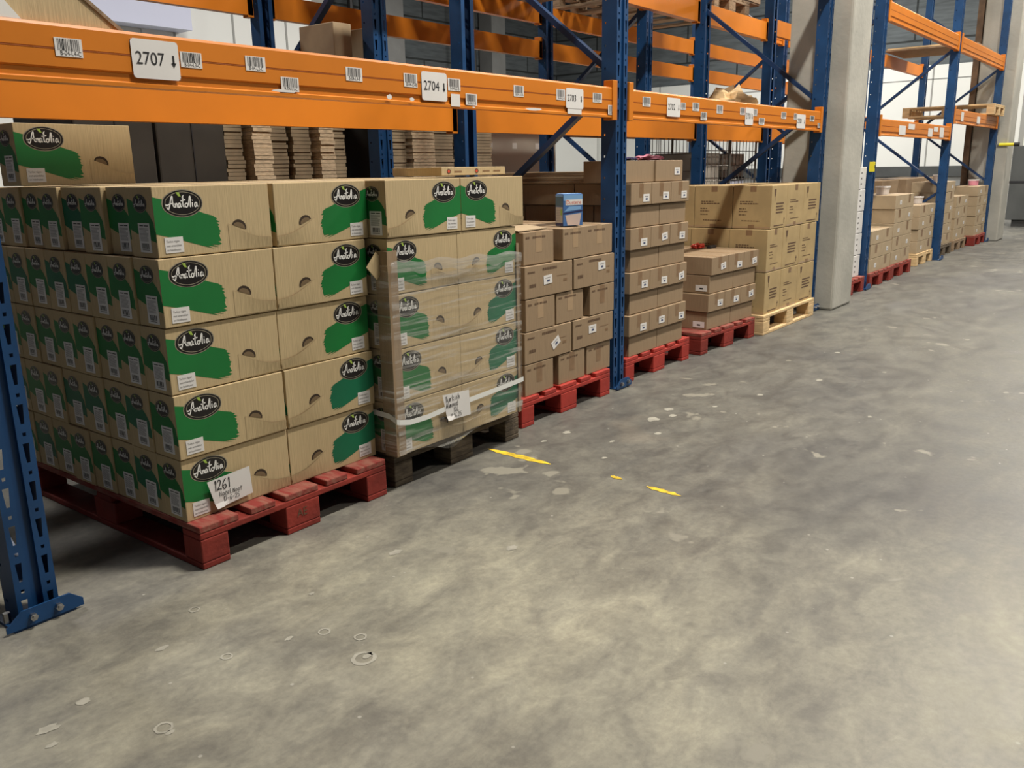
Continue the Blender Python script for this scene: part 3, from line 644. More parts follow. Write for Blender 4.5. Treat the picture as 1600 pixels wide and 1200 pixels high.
# edge protectors, strap and stretch film on the second stack -------------
def protector(x, s, z1, label):
    b = MB(); xa, xb = sorted((x, x+s*.046)); b.box(xa, -.0295, .144, xb, -.0255, z1, 'kraft'); xa, xb = sorted((x, x-s*.004)); b.box(xa, -.0295, .144, xb, .035, z1, 'kraft')
    tag(b.build('cardboard_edge_protector'), label, 'edge protector', 'edge protectors on the wrapped stack')
protector(.8405, 1, .930, 'kraft cardboard edge strip down the left corner of the wrapped stack')
protector(1.620, -.35, .90, 'thin edge strip down the right corner of the wrapped stack')
def film():
    b = MB(); rr = random.Random(9); nx, nz = 60, 46; x0, x1 = .842, 1.6235
    for (part) in (0,):
        vs = []
        for j in range(nz+1):
            for i in range(nx+1):
                s = i/nx; x = x0 + (x1-x0)*s; zt = .885 - .025*s + (-.055*math.exp(-((s-.22)/.09)**2)) + .006*math.sin(s*23); z0 = .150 + .0*s - (.045*math.exp(-((s-.38)/.12)**2))
                z = z0 + (zt-z0)*j/nz
                d = .0022*math.sin(z*70+x*9+math.sin(x*14)) + .0016*math.sin(z*160-x*22) + .0012*rr.uniform(-1, 1)
                if j < 8: d += .008*math.exp(-((s-.36)/.12)**2)*abs(math.sin(i*1.7+j))
                if j > nz-4: d += .003*abs(math.sin(i*.9+j))
                vs.append((x, -.0345-abs(d), z))
        b.add(vs, [(j*(nx+1)+i, j*(nx+1)+i+1, (j+1)*(nx+1)+i+1, (j+1)*(nx+1)+i) for j in range(nz) for i in range(nx)], 'film')
    vs = [(.8345, -.0345+.5*k/8, z) for z in (.15, .88) for k in range(9)]; b.add(vs, [(i, i+1, i+10, i+9) for i in range(8)], 'film')
    vs = [(1.6290, -.0345+.5*k/8, z) for z in (.15, .86) for k in range(9)]; b.add(vs, [(i, i+1, i+10, i+9) for i in range(8)], 'film')
    vs = []
    for j in range(5):
        for i in range(nx+1):
            s = i/nx; x = x0 + (x1-x0)*s; zt = .890 - .025*s + .006*math.sin(s*23); vs.append((x, -.041-.003*math.sin(j*.8)-.0015*abs(math.sin(i*.9)), zt - .009*j - (.01*abs(math.sin(i*.37)) if j == 4 else 0)))
    b.add(vs, [(j*(nx+1)+i, j*(nx+1)+i+1, (j+1)*(nx+1)+i+1, (j+1)*(nx+1)+i) for j in range(4) for i in range(nx)], 'film_roll')
    o = b.build('stretch_film'); [setattr(p, 'use_smooth', True) for p in o.data.polygons]
    tag(o, 'clear wrinkled stretch film around the cartons on the dark pallet', 'plastic film')
film()
b = MB(); pts = [(.8328, .45, .33), (.8328, .0, .305), (.8328, -.040, .288), (.846, -.0425, .284), (.90, -.0425, .272), (1.00, -.0425, .270), (1.10, -.0430, .278), (1.30, -.0430, .284), (1.50, -.0425, .290), (1.625, -.0425, .296), (1.632, -.035, .297), (1.632, .45, .31)]
vs = [p for x, y, z in pts for p in ((x, y, z-.010), (x, y, z+.011))]; b.add(vs, [(2*i, 2*i+2, 2*i+3, 2*i+1) for i in range(len(pts)-1)], 'strap')
tag(b.build('packing_strap'), 'white packing strap around the base of the wrapped stack', 'strap')
# slim tray on the second stack
b = MB(); b.box(0, 0, 0, .40, .27, .032, 'nut', bev=.002)
for u in (.03, .20):
    b.poly(FF, [(u+.012+.012*math.cos(t*.7), .016+.010*math.sin(t*.7)) for t in range(9)], 'brown_ink', .0006); b.poly(FF, [(u+.012+.007*math.cos(t*.7), .016+.006*math.sin(t*.7)) for t in range(9)], 'box_red', .0009)
for u in (.075, .25, .32): b.rect(FF, u, .012, u+.045, .018, 'tape', .0006)
tag(b.build('slim_carton_tray', None, (1.745-.02, .42, 1.1945-.0)), 'slim flat carton with round printed marks on top of the wrapped stack', 'carton')
bpy.data.objects['slim_carton_tray'].location = (1.20, -.0+.02, 1.1905)

# ------------------------------------------------------------ plain cartons
_cm = {}
def plain_mesh(W, D, H, k, style):
    key = (W, D, H, k, style)
    if key in _cm: return _cm[key]
    rr = random.Random(str(key)); b = MB(); b.box(0, 0, 0, W, D, H, k, bev=.003); F = FF; T = lambda u, v, e: (u, v, H+e); Ls = lambda u, v, e: (-e, D-u, v)
    if style in ('tape', 'tape_text'):   # end with the top tape folded over
        b.rect(F, W*.40, H*.36, W*.60, H-.002, 'tape_pale' if k == 'kraft' and rr.random() < .5 else 'tape', .0005); b.rect(T, W*.40, .002, W*.60, D-.002, 'tape_pale', .0004)
        b.rect(T, W*.497, .003, W*.503, D-.003, 'seam', .0006)
    elif style in ('long', 'long_text'):
        b.rect(T, .003, D*.497, W-.003, D*.503, 'seam', .0006); b.rect(T, .002, D*.40, W-.002, D*.60, 'tape_pale', .0004)
    if style in ('tape_text',):
        for (u0, wd) in ((.08, .12), (.30, .42)):
            u = u0*W
            while u < (u0+wd)*W: ww = rr.uniform(.006, .014); b.rect(F, u, H*.80, min(u+ww, (u0+wd)*W), H*.86, 'brown_ink', .0008); u += ww+.003
    if style == 'long_text':
        def words(u0, u1, v, hh, kk):
            u = u0
            while u < u1: ww = rr.uniform(.006, .013); b.rect(F, u*1, v, min(u+ww, u1), v+hh, kk, .0008); u += ww+.002
        words(W*.06, W*.20, H*.78, H*.05, 'brown_ink'); words(W*.36, W*.66, H*.82, H*.075, 'brown_ink'); words(W*.09, W*.22, H*.34, H*.10, 'brown_ink')
        words(W*.66, W*.88, H*.56, H*.025, 'tape'); words(W*.80, W*.88, H*.36, H*.09, 'tape')
    if style in ('export', 'glass'):
        def words(fn, u0, u1, v, hh, kk='brown_ink'):
            u = u0
            while u < u1: ww = rr.uniform(.010, .024); b.rect(fn, u, v, min(u+ww, u1), v+hh, kk, .0008); u += ww+.004
        for fn, Wd in (((F, W), (Ls, D)) if style == 'export' else ((Ls, D),)):
            words(fn, Wd*.18, Wd*.52, H*.62, .007); words(fn, Wd*.18, Wd*.66, H*.57, .008); words(fn, Wd*.16, Wd*.34, H*.45, .007); words(fn, Wd*.16, Wd*.40, H*.39, .006); words(fn, Wd*.16, Wd*.36, H*.31, .006)
            words(fn, Wd*.24, Wd*.72, H*.17, .006); b.rect(fn, Wd*.44, H*.86, Wd*.60, H-.002, 'tape', .0006); b.rect(fn, Wd*.42, .002, Wd*.58, H*.09, 'tape', .0006)
            b.rect(fn, .002, .002, Wd-.002, H*.05, 'tape_pale', .0004)
        b.rect(T, .003, D*.496, W-.003, D*.504, 'seam', .0006)
    if style == 'glass':
        # wine-glass and up-arrow marks
        b.poly(F, [(W*.15, H*.92), (W*.27, H*.92), (W*.25, H*.78), (W*.215, H*.74), (W*.215, H*.64), (W*.205, H*.64), (W*.205, H*.74), (W*.17, H*.78)], 'brown_ink', .0008)
        for q in range(4): b.rect(F, W*.30, H*(.56-.07*q), W*(.78-.05*(q % 2)), H*(.595-.07*q), 'brown_ink', .0008)
        b.rect(F, W*.84, H*.10, W*.86, H*.19, 'brown_ink', .0008); b.poly(F, [(W*.81, H*.18), (W*.89, H*.18), (W*.85, H*.25)], 'brown_ink', .0008); b.rect(F, W*.2, H*.05, W*.8, H*.075, 'brown_ink', .0008)
        b.rect(T, .003, D*.496, W-.003, D*.504, 'seam', .0006)
    _cm[key] = b.mesh('carton'); return _cm[key]
b = MB(); b.box(0, -.0008, 0, .070, 0, .042, 'paper'); b.rect(FF, .026, .010, .048, .020, 'blue_ink', .0012); b.rect(FF, .014, .028, .054, .031, 'grey_ink', .0012); WL = b.mesh('white_label')
b = MB(); b.box(-.0008, -.085, 0, 0, 0, .040, 'paper'); b.rect(lambda u, v, e: (-e, -u, v), .03, .012, .055, .022, 'ink', .0012); WLL = b.mesh('white_label')
def carton(x, y, z, W, D, H, label, group, k='kraft', style='tape', lab=None, left_lab=False, rz=0, tilt=0):
    o = put(plain_mesh(round(W, 3), round(D, 3), round(H, 3), k, style), 'carton', None, (x, y, z), (0, 0, rz)); tag(o, label, 'carton', group)
    if lab: put(WL, 'white_label', o, (lab[0], -.0009, lab[1]), (0, tilt, 0))
    if left_lab: put(WLL, 'white_label', o, (-.0009, D*.42, H*.12))
    return o
POSN = lambda i, n: ('only' if n == 1 else ['left', 'right'][i] if n == 2 else ['left', 'middle', 'right'][i] if n == 3 else ['first', 'second', 'third', 'fourth'][i])

# third pallet: rows of short and long cartons
G = 'brown printed cartons on the bright red pallet left of the post'
H3 = .1535
rows3 = [[(1.825, .235, 0), (2.112, .236, 0), (2.372, .236, 0)], [(1.825, .395, 1), (2.235, .382, 1)], [(1.838, .240, 0), (2.096, .244, 0), (2.394, .236, 0)],
         [(1.833, .395, 1), (2.244, .384, 1)], [(1.848, .242, 0), (2.148, .220, 0), (2.371, .252, 0)]]
for L, row in enumerate(rows3):
    for i, (x, wd, long_) in enumerate(row):
        y = .10 + (rr.uniform(0, .012) if not long_ else 0) + (.012 if L == 4 and i == 0 else 0); z = .144 + L*.1565
        nm = 'brown carton, %s layer, %s one, on bright red pallet left of the blue post' % (ORD[L], POSN(i, len(row)))
        lab = None; tl = 0
        if long_: lab = {(1, 0): (.235, .035), (1, 1): (.145, .065), (3, 0): (.150, .055), (3, 1): (.225, .075)}[(L, i)]; tl = -.5 if (L, i) == (1, 0) else rr.uniform(-.06, .06)
        carton(x, y, z, wd, .24 if long_ else .36, H3, nm, G, style='long_text' if long_ else 'tape_text', lab=lab, rz=rr.uniform(-.008, .008), tilt=tl)
for i, x in enumerate((1.85, 2.12, 2.38)):
    carton(x, .475, .144+4*.1565, .245, .36, H3, 'brown carton, top layer, second row back, %s one, left of the blue post' % POSN(i, 3), G, style='tape_text')
for i, x in enumerate((1.85, 2.24)):
    carton(x, .36, .144+3*.1565, .38, .24, H3, 'brown carton, fourth layer, second row back, %s one, left of the blue post' % POSN(i, 2), G, style='long')
# loose flaps / flat sheet on that stack
def sheet(name, pts, th, k, label, cat, group=None):
    b = MB(); n = len(pts); vs = [tuple(p) for p in pts] + [(p[0], p[1], p[2]+th) for p in pts]
    b.add(vs, [tuple(range(n))[::-1], tuple(range(n, 2*n))] + [(i, (i+1) % n, n+(i+1) % n, n+i) for i in range(n)], k); return tag(b.build(name), label, cat, group)
sheet('cardboard_sheet', [(1.84, .14, .9275), (2.10, .16, .9275), (2.14, .42, .945), (1.86, .44, .96)], .004, 'pale_kraft', 'loose pale cardboard sheet left of the blue packet', 'cardboard')
sheet('folded_carton_flap', [(1.80, .47, .935), (2.02, .52, .975), (2.10, .62, .94), (1.82, .66, .935)], .004, 'nut', 'raised cardboard flap behind the loose pale sheet', 'cardboard')
# blue packet
def packet():
    W, D, H = .115, .075, .155
    o = empty('drink_powder_packet', (2.245, .165, .9275), 'small blue printed packet standing on brown cartons before the post', 'packet', rz=-.42)
    b = MB(); b.box(0, 0, 0, W, D, H, 'box_blue', bev=.002)
    b.rect(FF, 0.002, H*.80, W-.002, H-.003, 'box_lightblue', .0006); b.rect(FF, W*.12, H*.66, W*.98, H*.84, 'white_print', .0008); b.text(FF, 'Dustene', W*.15, H*.69, .028, 'box_red', .0012, sx=.92)
    b.poly(FF, [(W*.05, H*.46), (W*.9, H*.52), (W*.9, H*.62), (W*.3, H*.62)], 'box_lightblue', .0008)
    b.poly(FF, [(W*.22, .003), (W*.82, .003), (W*.92, H*.40), (W*.10, H*.34)], 'box_pink', .0008); b.poly(FF, [(W*.0, H*.38), (W*.98, H*.46), (W*.98, H*.50), (W*.0, H*.42)], 'navy', .001)
    Ls = lambda u, v, e: (-e, D-u, v)
    b.rect(Ls, .002, H*.62, D-.002, H*.93, 'box_teal', .0006); b.rect(Ls, .002, H*.93, D-.002, H-.002, 'box_lightblue', .0006); b.rect(Ls, .004, H*.10, D-.005, H*.60, 'box_beige', .0006)
    b.rect(Ls, .002, .002, D-.002, H*.10, 'navy', .0006)
    for q in range(7): b.rect(Ls, .008, H*(.16+.055*q), D*.62, H*(.17+.055*q), 'grey_ink', .0009)
    b.rect(Ls, D*.68, H*.34, D*.86, H*.54, 'leaf', .0009); b.build('packet_body', o)
    b = MB(); b.box(.004, .006, H, W-.004, D-.006, H+.004, 'box_lightblue', bev=.001); b.build('packet_lid', o)
packet()

# fourth pallet: nine thin layers
G = 'thin brown cartons on the bright red pallet right of the post'
H4 = .1195
for L in range(9):
    z = .144 + L*.1225; PL = 'right of blue post'
    if L in (1, 3, 5, 7):
        for i in range(3):
            carton(2.842+i*.234, .125, z, .230, .37, H4, 'thin brown carton, %s layer, front row, %s one, %s' % (ORD[L], POSN(i, 3), PL), G, style='tape', lab=(.125 + rr.uniform(-.012, .012), .022+rr.uniform(-.006, .006)), rz=rr.uniform(-.006, .006), tilt=rr.choice((0, .03, -.12, 0, .05)))
        if L >= 5:
            for i in range(2): carton(2.842, .50+i*.375, z, .230, .37, H4, 'thin brown carton, %s layer, left side, row %s from front, %s' % (ORD[L], ('one', 'two')[i], PL), G, style='tape')
    elif L < 8:
        for i in range(2): carton(2.868+i*.332, .14, z, .328, .24, H4, 'thin brown carton, %s layer, front row, %s one, %s' % (ORD[L], POSN(i, 2), PL), G, style='long', rz=rr.uniform(-.004, .004))
        if L >= 5:
            for i in range(3): carton(2.868, .385+i*.245, z, .37, .24, H4, 'thin brown carton, %s layer, left side, row %s from front, %s' % (ORD[L], ('one', 'two', 'three')[i], PL), G, style='long')
    else:
        carton(2.80, .16, z, .36, .25, H4, 'top thin brown carton nearest the blue post under the pink bag', G, style='long')
        carton(3.163, .15, z, .33, .25, H4, 'top thin brown carton with one small label right of the blue post', G, style='long', lab=(.225, .035))
def blob(name, loc, sz, k, label, cat, seed):
    b = bmesh.new(); bmesh.ops.create_icosphere(b, subdivisions=3, radius=1); rr = random.Random(seed)
    for v in b.verts:
        n = 1 + .25*math.sin(v.co.x*7+seed) * math.cos(v.co.y*6) + rr.uniform(-.12, .12); v.co = Vector((v.co.x*sz[0]*n, v.co.y*sz[1]*n, max(0, (v.co.z+.6)*sz[2]*n)))
    mb = MB(); b.verts.ensure_lookup_table(); mb.add([v.co for v in b.verts], [[v.index for v in f.verts] for f in b.faces], k); b.free()
    return tag(mb.build(name, None, loc), label, cat)
blob('plastic_bag', (3.36, .30, 1.2455), (.10, .07, .018), 'pink', 'crumpled pink plastic bag on top of the tallest brown stack', 'plastic bag', 3)
blob('glove', (3.15, .34, 1.2455), (.08, .05, .012), 'navy', 'dark blue crumpled glove beside the pink bag', 'glove', 5)
# flattened cartons on the fourth stack, left of the post
for i, (z, a, k) in enumerate(((1.123, .02, 'kraft'), (1.136, -.02, 'kraft'), (1.149, .02, 'pale_kraft'), (1.162, -.01, 'kraft'), (1.175, .0, 'pale_kraft'))):
    b = MB(); b.box(0, 0, 0, .52-.03*i, .62, .012, k, bev=.002)
    tag(b.build('flattened_carton', None, (2.83+.012*i, .42+.01*i, z), (0, 0, a)), 'flattened carton, %s from the bottom of the loose pile left of the post' % ORD[i].replace('bottom', 'first'), 'flattened carton', 'flattened cartons lying on the tallest brown stack')

# fifth pallet (slightly turned)
G = 'thin brown cartons on the low-stacked dark red pallet'
RZ = -.045
def loc5(dx, dy): return (3.735 + dx*math.cos(RZ) - dy*math.sin(RZ), .105 + dx*math.sin(RZ) + dy*math.cos(RZ))
for L in range(4):
    z = .144 + L*.1205; PL = 'low stack on dark red pallet'
    if L in (1, 3):
        for i in range(3):
            ox = .125 + (.03 if L == 3 else 0); x, y = loc5(ox+i*.236, .022)
            carton(x, y, z, .232, .37, .1175, 'thin brown carton, %s layer, front row, %s one, %s' % (ORD[L], POSN(i, 3), PL), G, style='tape', lab=(.13, .022+rr.uniform(-.004, .01)), rz=RZ, tilt=rr.choice((0, -.12, .04)))
        if L == 3:
            for i in range(3):
                x, y = loc5(.155+i*.236, .397); carton(x, y, z, .232, .37, .1175, 'thin brown carton, top layer, second row, %s one, %s' % (POSN(i, 3), PL), G, style='tape', rz=RZ)
        else:
            x, y = loc5(.125, .397); carton(x, y, z, .232, .37, .1175, 'thin brown carton, second layer, second row, left one, %s' % PL, G, style='tape', rz=RZ)
    else:
        for i in range(2):
            x, y = loc5(.135+(.02 if L else 0)+i*.342, .035); carton(x, y, z, .338, .24, .1175, 'thin brown carton, %s layer, front row, %s one, %s' % (ORD[L], POSN(i, 2), PL), G, style='long', rz=RZ, left_lab=(i == 0))
        x, y = loc5(.135+(.02 if L else 0), .28); carton(x, y, z, .338, .24, .1175, 'thin brown carton, %s layer, second row, left one, %s' % (ORD[L], PL), G, style='long', rz=RZ)
x, y = 4.40, .62; blob('plastic_wrapper', (4.46, .50, .6235), (.06, .045, .02), 'red_plastic', 'crumpled bright red wrapper on the low stack', 'wrapper', 8)
b = MB(); b.box(0, 0, 0, .10, .03, .02, 'ink', bev=.004); tag(b.build('tape_gun', None, (4.46, .40, .6235)), 'small black tool beside the red wrapper on the low stack', 'tool')

# sixth: large export cartons on the pine pallet
G = 'large yellowish export cartons on the pine pallet'
for L, (x0, z) in enumerate(((4.64, .144), (4.64, .451), (4.68, .758))):
    for i in range(3):
        wd = (.30, .345, .36)[i]; xs = x0 + (0, .302, .649)[i]
        carton(xs, .05, z, wd-.002, .289, .303, 'large yellowish carton, %s layer, front row, %s one, on the pine pallet' % (ORD[L], POSN(i, 3)), G, 'yellow_kraft', 'glass' if (i+L) % 2 == 0 else 'export', rz=rr.uniform(-.004, .004))
    for r in range(3 if L == 2 else 2):
        carton(x0, .343+r*.305, z, .45, .301, .303, 'large yellowish carton, %s layer, left side, %s row behind the front, pine pallet' % (ORD[L], ('first', 'second', 'third')[r]), G, 'yellow_kraft', 'export')
carton(x0+.46, .343, z, .5, .301, .303, 'large yellowish carton at the back right of the top layer, pine pallet', G, 'yellow_kraft', 'export')

# white packages behind the column
G = 'white cartons behind the near concrete column'
b_ = 0
for L in range(5):
    z = .144 + L*.205
    b = MB(); b.box(0, 0, 0, .62, .5, .2, 'paper', bev=.004)
    for q in range(3): b.rect(FF, .46, .04+.05*q, .50, .055+.05*q, 'grey_ink', .0006)
    tag(b.build('white_carton', None, (6.66+.01*(L % 2), .16, z)), 'white carton, %s in the stack squeezed between column and blue post' % ORD[L], 'carton', G)
b = MB(); b.box(0, -.01, 0, .012, .04, .09, 'yellow_gloss', bev=.002); b.box(.0, -.012, .03, .013, -.008, .06, 'ink')
tag(b.build('load_sign', None, (7.28, .10, 1.12)), 'small yellow-green sign on the post past the near column', 'sign')

# far row stacks
def grid_stack(x0, y0, cols, layers, H, cw, G, place, k='pale_kraft', lab=True, z0=.144, depth=.38, rows=1):
    for L in range(layers):
        off = 0
        for i in range(cols):
            for r in range(rows):
                carton(x0 + i*cw + ((.012) if L % 2 else 0), y0 + r*depth, z0 + L*H, cw-.004, depth-.01, H-.003,
                       'plain brown carton, %s layer%s%s, %s' % (ORD[L], '' if cols == 1 else ', ' + POSN(i, cols) + ' one', '' if rows == 1 else ', %s row' % ('front', 'rear')[r], place),
                       G, k, 'tape' if (i+L) % 2 else 'long', lab=(cw*.45, H*.3) if lab and (i+L) % 2 == 0 and r == 0 else None)
grid_stack(7.47, .12, 2, 3, .137, .375, 'cartons on first red pallet past the column', 'low stack just past the column post')
grid_stack(8.28, .13, 2, 5, .145, .375, 'cartons on second red pallet past the column', 'stack before the pale pine pallet', rows=1)
grid_stack(7.48, .62, 2, 5, .150, .375, 'cartons behind the low stack past the column', 'behind the low stack past the column', lab=False)
grid_stack(9.61, .19, 2, 4, .141, .375, 'cartons on the pale pine pallet of the far row', 'on the pale pine pallet')
grid_stack(10.70, .20, 2, 6, .134, .36, 'cartons on the grey pallet of the far row', 'on the grey far pallet', rows=1)
grid_stack(11.66, .21, 2, 4, .148, .38, 'cartons on the brown pallet of the far row', 'on the brown far pallet')
grid_stack(12.62, .13, 2, 5, .140, .38, 'cartons on the farthest red pallet', 'on the farthest red pallet', rows=1)
G = 'large dark cartons behind the far row'
for i, (x, z0, wd, hh) in enumerate(((8.30, .144, .70, .84), (9.62, .144, .72, .84), (10.72, .144, .72, .84), (11.7, .144, .7, .84))):
    carton(x, .64, z0, wd, .5, hh, 'large brown carton behind the far row, %s from the left' % ORD[i].replace('bottom', 'first'), G, 'kraft', 'long')
def tub(x, y, z, label, k='plastic_clear'):
    o = empty('plastic_tub', (x, y, z), label, 'tub', 'small tubs standing on the far carton stacks')
    b = MB(); b.tube([(0, 0, 0), (0, 0, .07)], [.062, .072], k, 16); b.build('tub_body', o)
    b = MB(); b.tube([(0, 0, .07), (0, 0, .084)], .078, 'lid', 16); b.build('tub_lid', o)
tub(7.62, .30, .144+3*.137, 'cream tub on the low stack just past the column', 'pine')
tub(8.55, .34, .144+5*.145, 'clear tub on the stack left of the pale pine pallet')
tub(10.10, .35, .144+4*.141, 'white-lidded tub on the pale pine pallet stack')
tub(11.20, .36, .144+6*.134, 'white-lidded tub on the grey pallet stack')
tub(13.05, .28, .144+5*.14, 'pinkish tub on the farthest red pallet stack', 'pink')

# ------------------------------------------------------------ flattened carton bundles on the floor of the rear rack
G = 'bundles of flattened cartons behind the front stacks'
def bundle(x, y, wd, dp, z0, n, k, label, strap=False, seed=0):
    rr = random.Random(seed); b = MB(); z = z0
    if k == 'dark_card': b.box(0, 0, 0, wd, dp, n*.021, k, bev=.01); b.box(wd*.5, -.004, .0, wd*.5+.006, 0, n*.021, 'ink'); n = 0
    if n: b.box(.008, .008, .002, wd-.008, dp-.008, n*.021-.004, k)
    for i in range(n):
        t = .021; dx, dy = rr.uniform(-.006, .006), rr.uniform(-.006, .004); b.box(dx, dy, z-z0, wd+dx, dp+dy, z-z0+t-.0025, k); z += t
    if strap: b.box(wd*.62, -.010, 0, wd*.62+.008, -.007, z-z0+.002, 'white_print')
    tag(b.build('flattened_carton_bundle', None, (x, y, z0)), label, 'flattened carton bundle', G)
NTH = ['leftmost', 'second', 'third', 'fourth', 'fifth', 'sixth', 'seventh', 'eighth', 'ninth', 'rightmost']
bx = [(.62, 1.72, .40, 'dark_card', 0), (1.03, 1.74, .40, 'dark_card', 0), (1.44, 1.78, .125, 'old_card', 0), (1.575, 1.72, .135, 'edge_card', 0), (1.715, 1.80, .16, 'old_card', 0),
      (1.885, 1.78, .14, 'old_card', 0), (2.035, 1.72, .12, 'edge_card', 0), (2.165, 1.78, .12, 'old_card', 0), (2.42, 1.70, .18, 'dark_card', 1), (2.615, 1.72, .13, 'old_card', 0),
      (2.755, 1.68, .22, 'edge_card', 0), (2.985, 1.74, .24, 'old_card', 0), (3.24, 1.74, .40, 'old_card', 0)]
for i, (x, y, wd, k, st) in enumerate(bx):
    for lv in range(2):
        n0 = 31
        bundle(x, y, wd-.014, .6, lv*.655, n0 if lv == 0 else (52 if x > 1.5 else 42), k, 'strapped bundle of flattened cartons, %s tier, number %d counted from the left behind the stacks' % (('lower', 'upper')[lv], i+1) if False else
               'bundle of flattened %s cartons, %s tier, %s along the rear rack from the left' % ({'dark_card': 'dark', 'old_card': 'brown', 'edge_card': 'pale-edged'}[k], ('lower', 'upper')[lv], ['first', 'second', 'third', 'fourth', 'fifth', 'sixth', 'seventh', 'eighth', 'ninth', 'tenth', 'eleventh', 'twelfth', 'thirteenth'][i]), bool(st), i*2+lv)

# ------------------------------------------------------------ goods on the shelves
def vsheet(name, pts, y0, y1, k, label, cat):
    b = MB(); n = len(pts); vs = [(x, y0, z) for x, z in pts] + [(x, y1, z) for x, z in pts]
    b.add(vs, [tuple(range(n)), tuple(range(n, 2*n))[::-1]] + [(i, n+i, n+(i+1) % n, (i+1) % n) for i in range(n)], k); return tag(b.build(name), label, cat) if label else b.mesh(name)
o = vsheet('tan_cardboard_panel', [(-.383, 1.6075), (.014, 1.6075), (-.375, 1.905), (-.383, 1.905)], .140, .148, 'nut', 'tan cardboard panel with dark sloping edge standing on the 2707 beam', 'cardboard')
put(vsheet('dark_edge', [(.014, 1.6075), (.030, 1.6075), (-.36, 1.905), (-.375, 1.905)], .136, .150, 'brown_wood', None, None), 'dark_edge', o)
vsheet('white_board_corner', [(-.383, 1.6075), (-.255, 1.6075), (-.30, 1.66), (-.383, 1.745)], .122, .132, 'white_print', 'white board corner on the beam at the top left', 'board')
b = MB(); b.box(4.0, 11.6, 3.60, 7.72, 11.98, 4.6, 'blue_white'); b.box(7.0, 11.97, 2.9, 7.5, 11.99, 3.6, 'white_print'); tag(b.build('bluish_fascia_panel'), 'bluish white box panel on the white wall above the 2707 label', 'panel')
for xa, lab in ((2.425, 'small tan carton standing just right of the rear rack post'), (2.145, 'small tan carton standing just left of the rear rack post')):
    b = MB(); b.box(0, 0, 0, .135, .30, .29, 'pale_kraft', bev=.004); tag(b.build('standing_carton', None, (xa, 1.67, 1.748)), lab, 'carton')
for (x, wd, lab) in ((1.62, .44, 'dark flat cardboard pile above the second white code label'), (2.74, .50, 'dark flat cardboard pile above the 2704 label')):
    b = MB(); z = 0
    for q in range(6): b.box(.01*math.sin(q*5), .01*math.cos(q*3), z, wd+.01*math.sin(q*5), .5, z+.018, 'old_card' if q % 3 else 'dark_card'); z += .020
    b.box(.06, -.01, z, wd*.75, .2, z+.004, 'paper') if x > 2 else None; tag(b.build('flat_cardboard_pile', None, (x, 1.79, 1.750)), lab, 'cardboard')
for i, x in enumerate((5.62, 6.6, 7.65)): pallet('brown', x, 1.46, 'brown pallet low on the rear rack under the white panel, %s' % ('left one', 'middle one', 'right one by the column')[i], z=1.602)
b = MB(); b.box(0, 0, 0, 1.95, 1.1, .05, 'white_panel'); b.box(-.01, -.012, .0, 1.96, .0, .012, 'pipe'); b.box(1.94, -.02, -.0, 1.98, .06, .06, 'ink'); 
tag(b.build('framed_white_panel', None, (5.62, 1.50, 1.748)), 'white panel with black frame lying on the rear rack past the second frame', 'panel')
blob('cream_cloth_bundle', (8.0, 1.9, 1.746), (.34, .25, .16), 'pine', 'cream crumpled cloth beside the framed white panel', 'cloth', 12)
# pallets and crate on the upper level
for i, x in enumerate((2.62, 3.55, 4.50)): pallet('brown', x, 1.45, 'old brown pallet on the upper rear rack, %s in its bay' % ('left', 'middle', 'right')[i], z=2.633)
for i, x in enumerate((5.66, 6.60)): pallet('brown', x, 1.45, 'old brown pallet on the upper rear rack beside the column, %s one' % ('left', 'right')[i], z=2.633)
b = MB(); b.box(0, 0, 0, 1.1, .8, .5, 'brown_cloth', bev=.006)
for q in range(5): b.box(-.004, -.006, .02+.10*q, 1.104, .0, .09+.10*q, 'brown_wood')
tag(b.build('slatted_crate', None, (6.62, 1.48, 2.779)), 'dark slatted crate high on the rack just left of the near column', 'crate')
b = MB(); b.box(0, 0, 0, .45, .02, 1.8, 'white_panel'); 
# thin boards at far upper level
b = MB(); b.box(0, 0, 0, 1.0, 1.13, .02, 'brown_wood'); b.box(.02, .3, .02, .95, 1.1, .04, 'pine'); tag(b.build('thin_board_stack', None, (11.5, .13, 2.643)), 'thin pale boards lying on the far upper beams', 'board')
b = MB(); b.tube([(0, 0, 0), (.02, .01, .5), (0, 0, 1.05), (.03, 0, 1.6), (.0, 0, 2.1)], [.13, .12, .14, .12, .10], 'brown_cloth', 12)
tag(b.build('wrapped_brown_roll', None, (9.35, 1.62, 0)), 'tall brown wrapped roll standing behind the far rack', 'roll')
b = MB(); b.box(0, 0, 0, .10, .03, 1.25, 'pine'); tag(b.build('pine_plank', None, (9.28, 1.44, 0)), 'pale plank standing before the brown wrapped roll', 'plank')

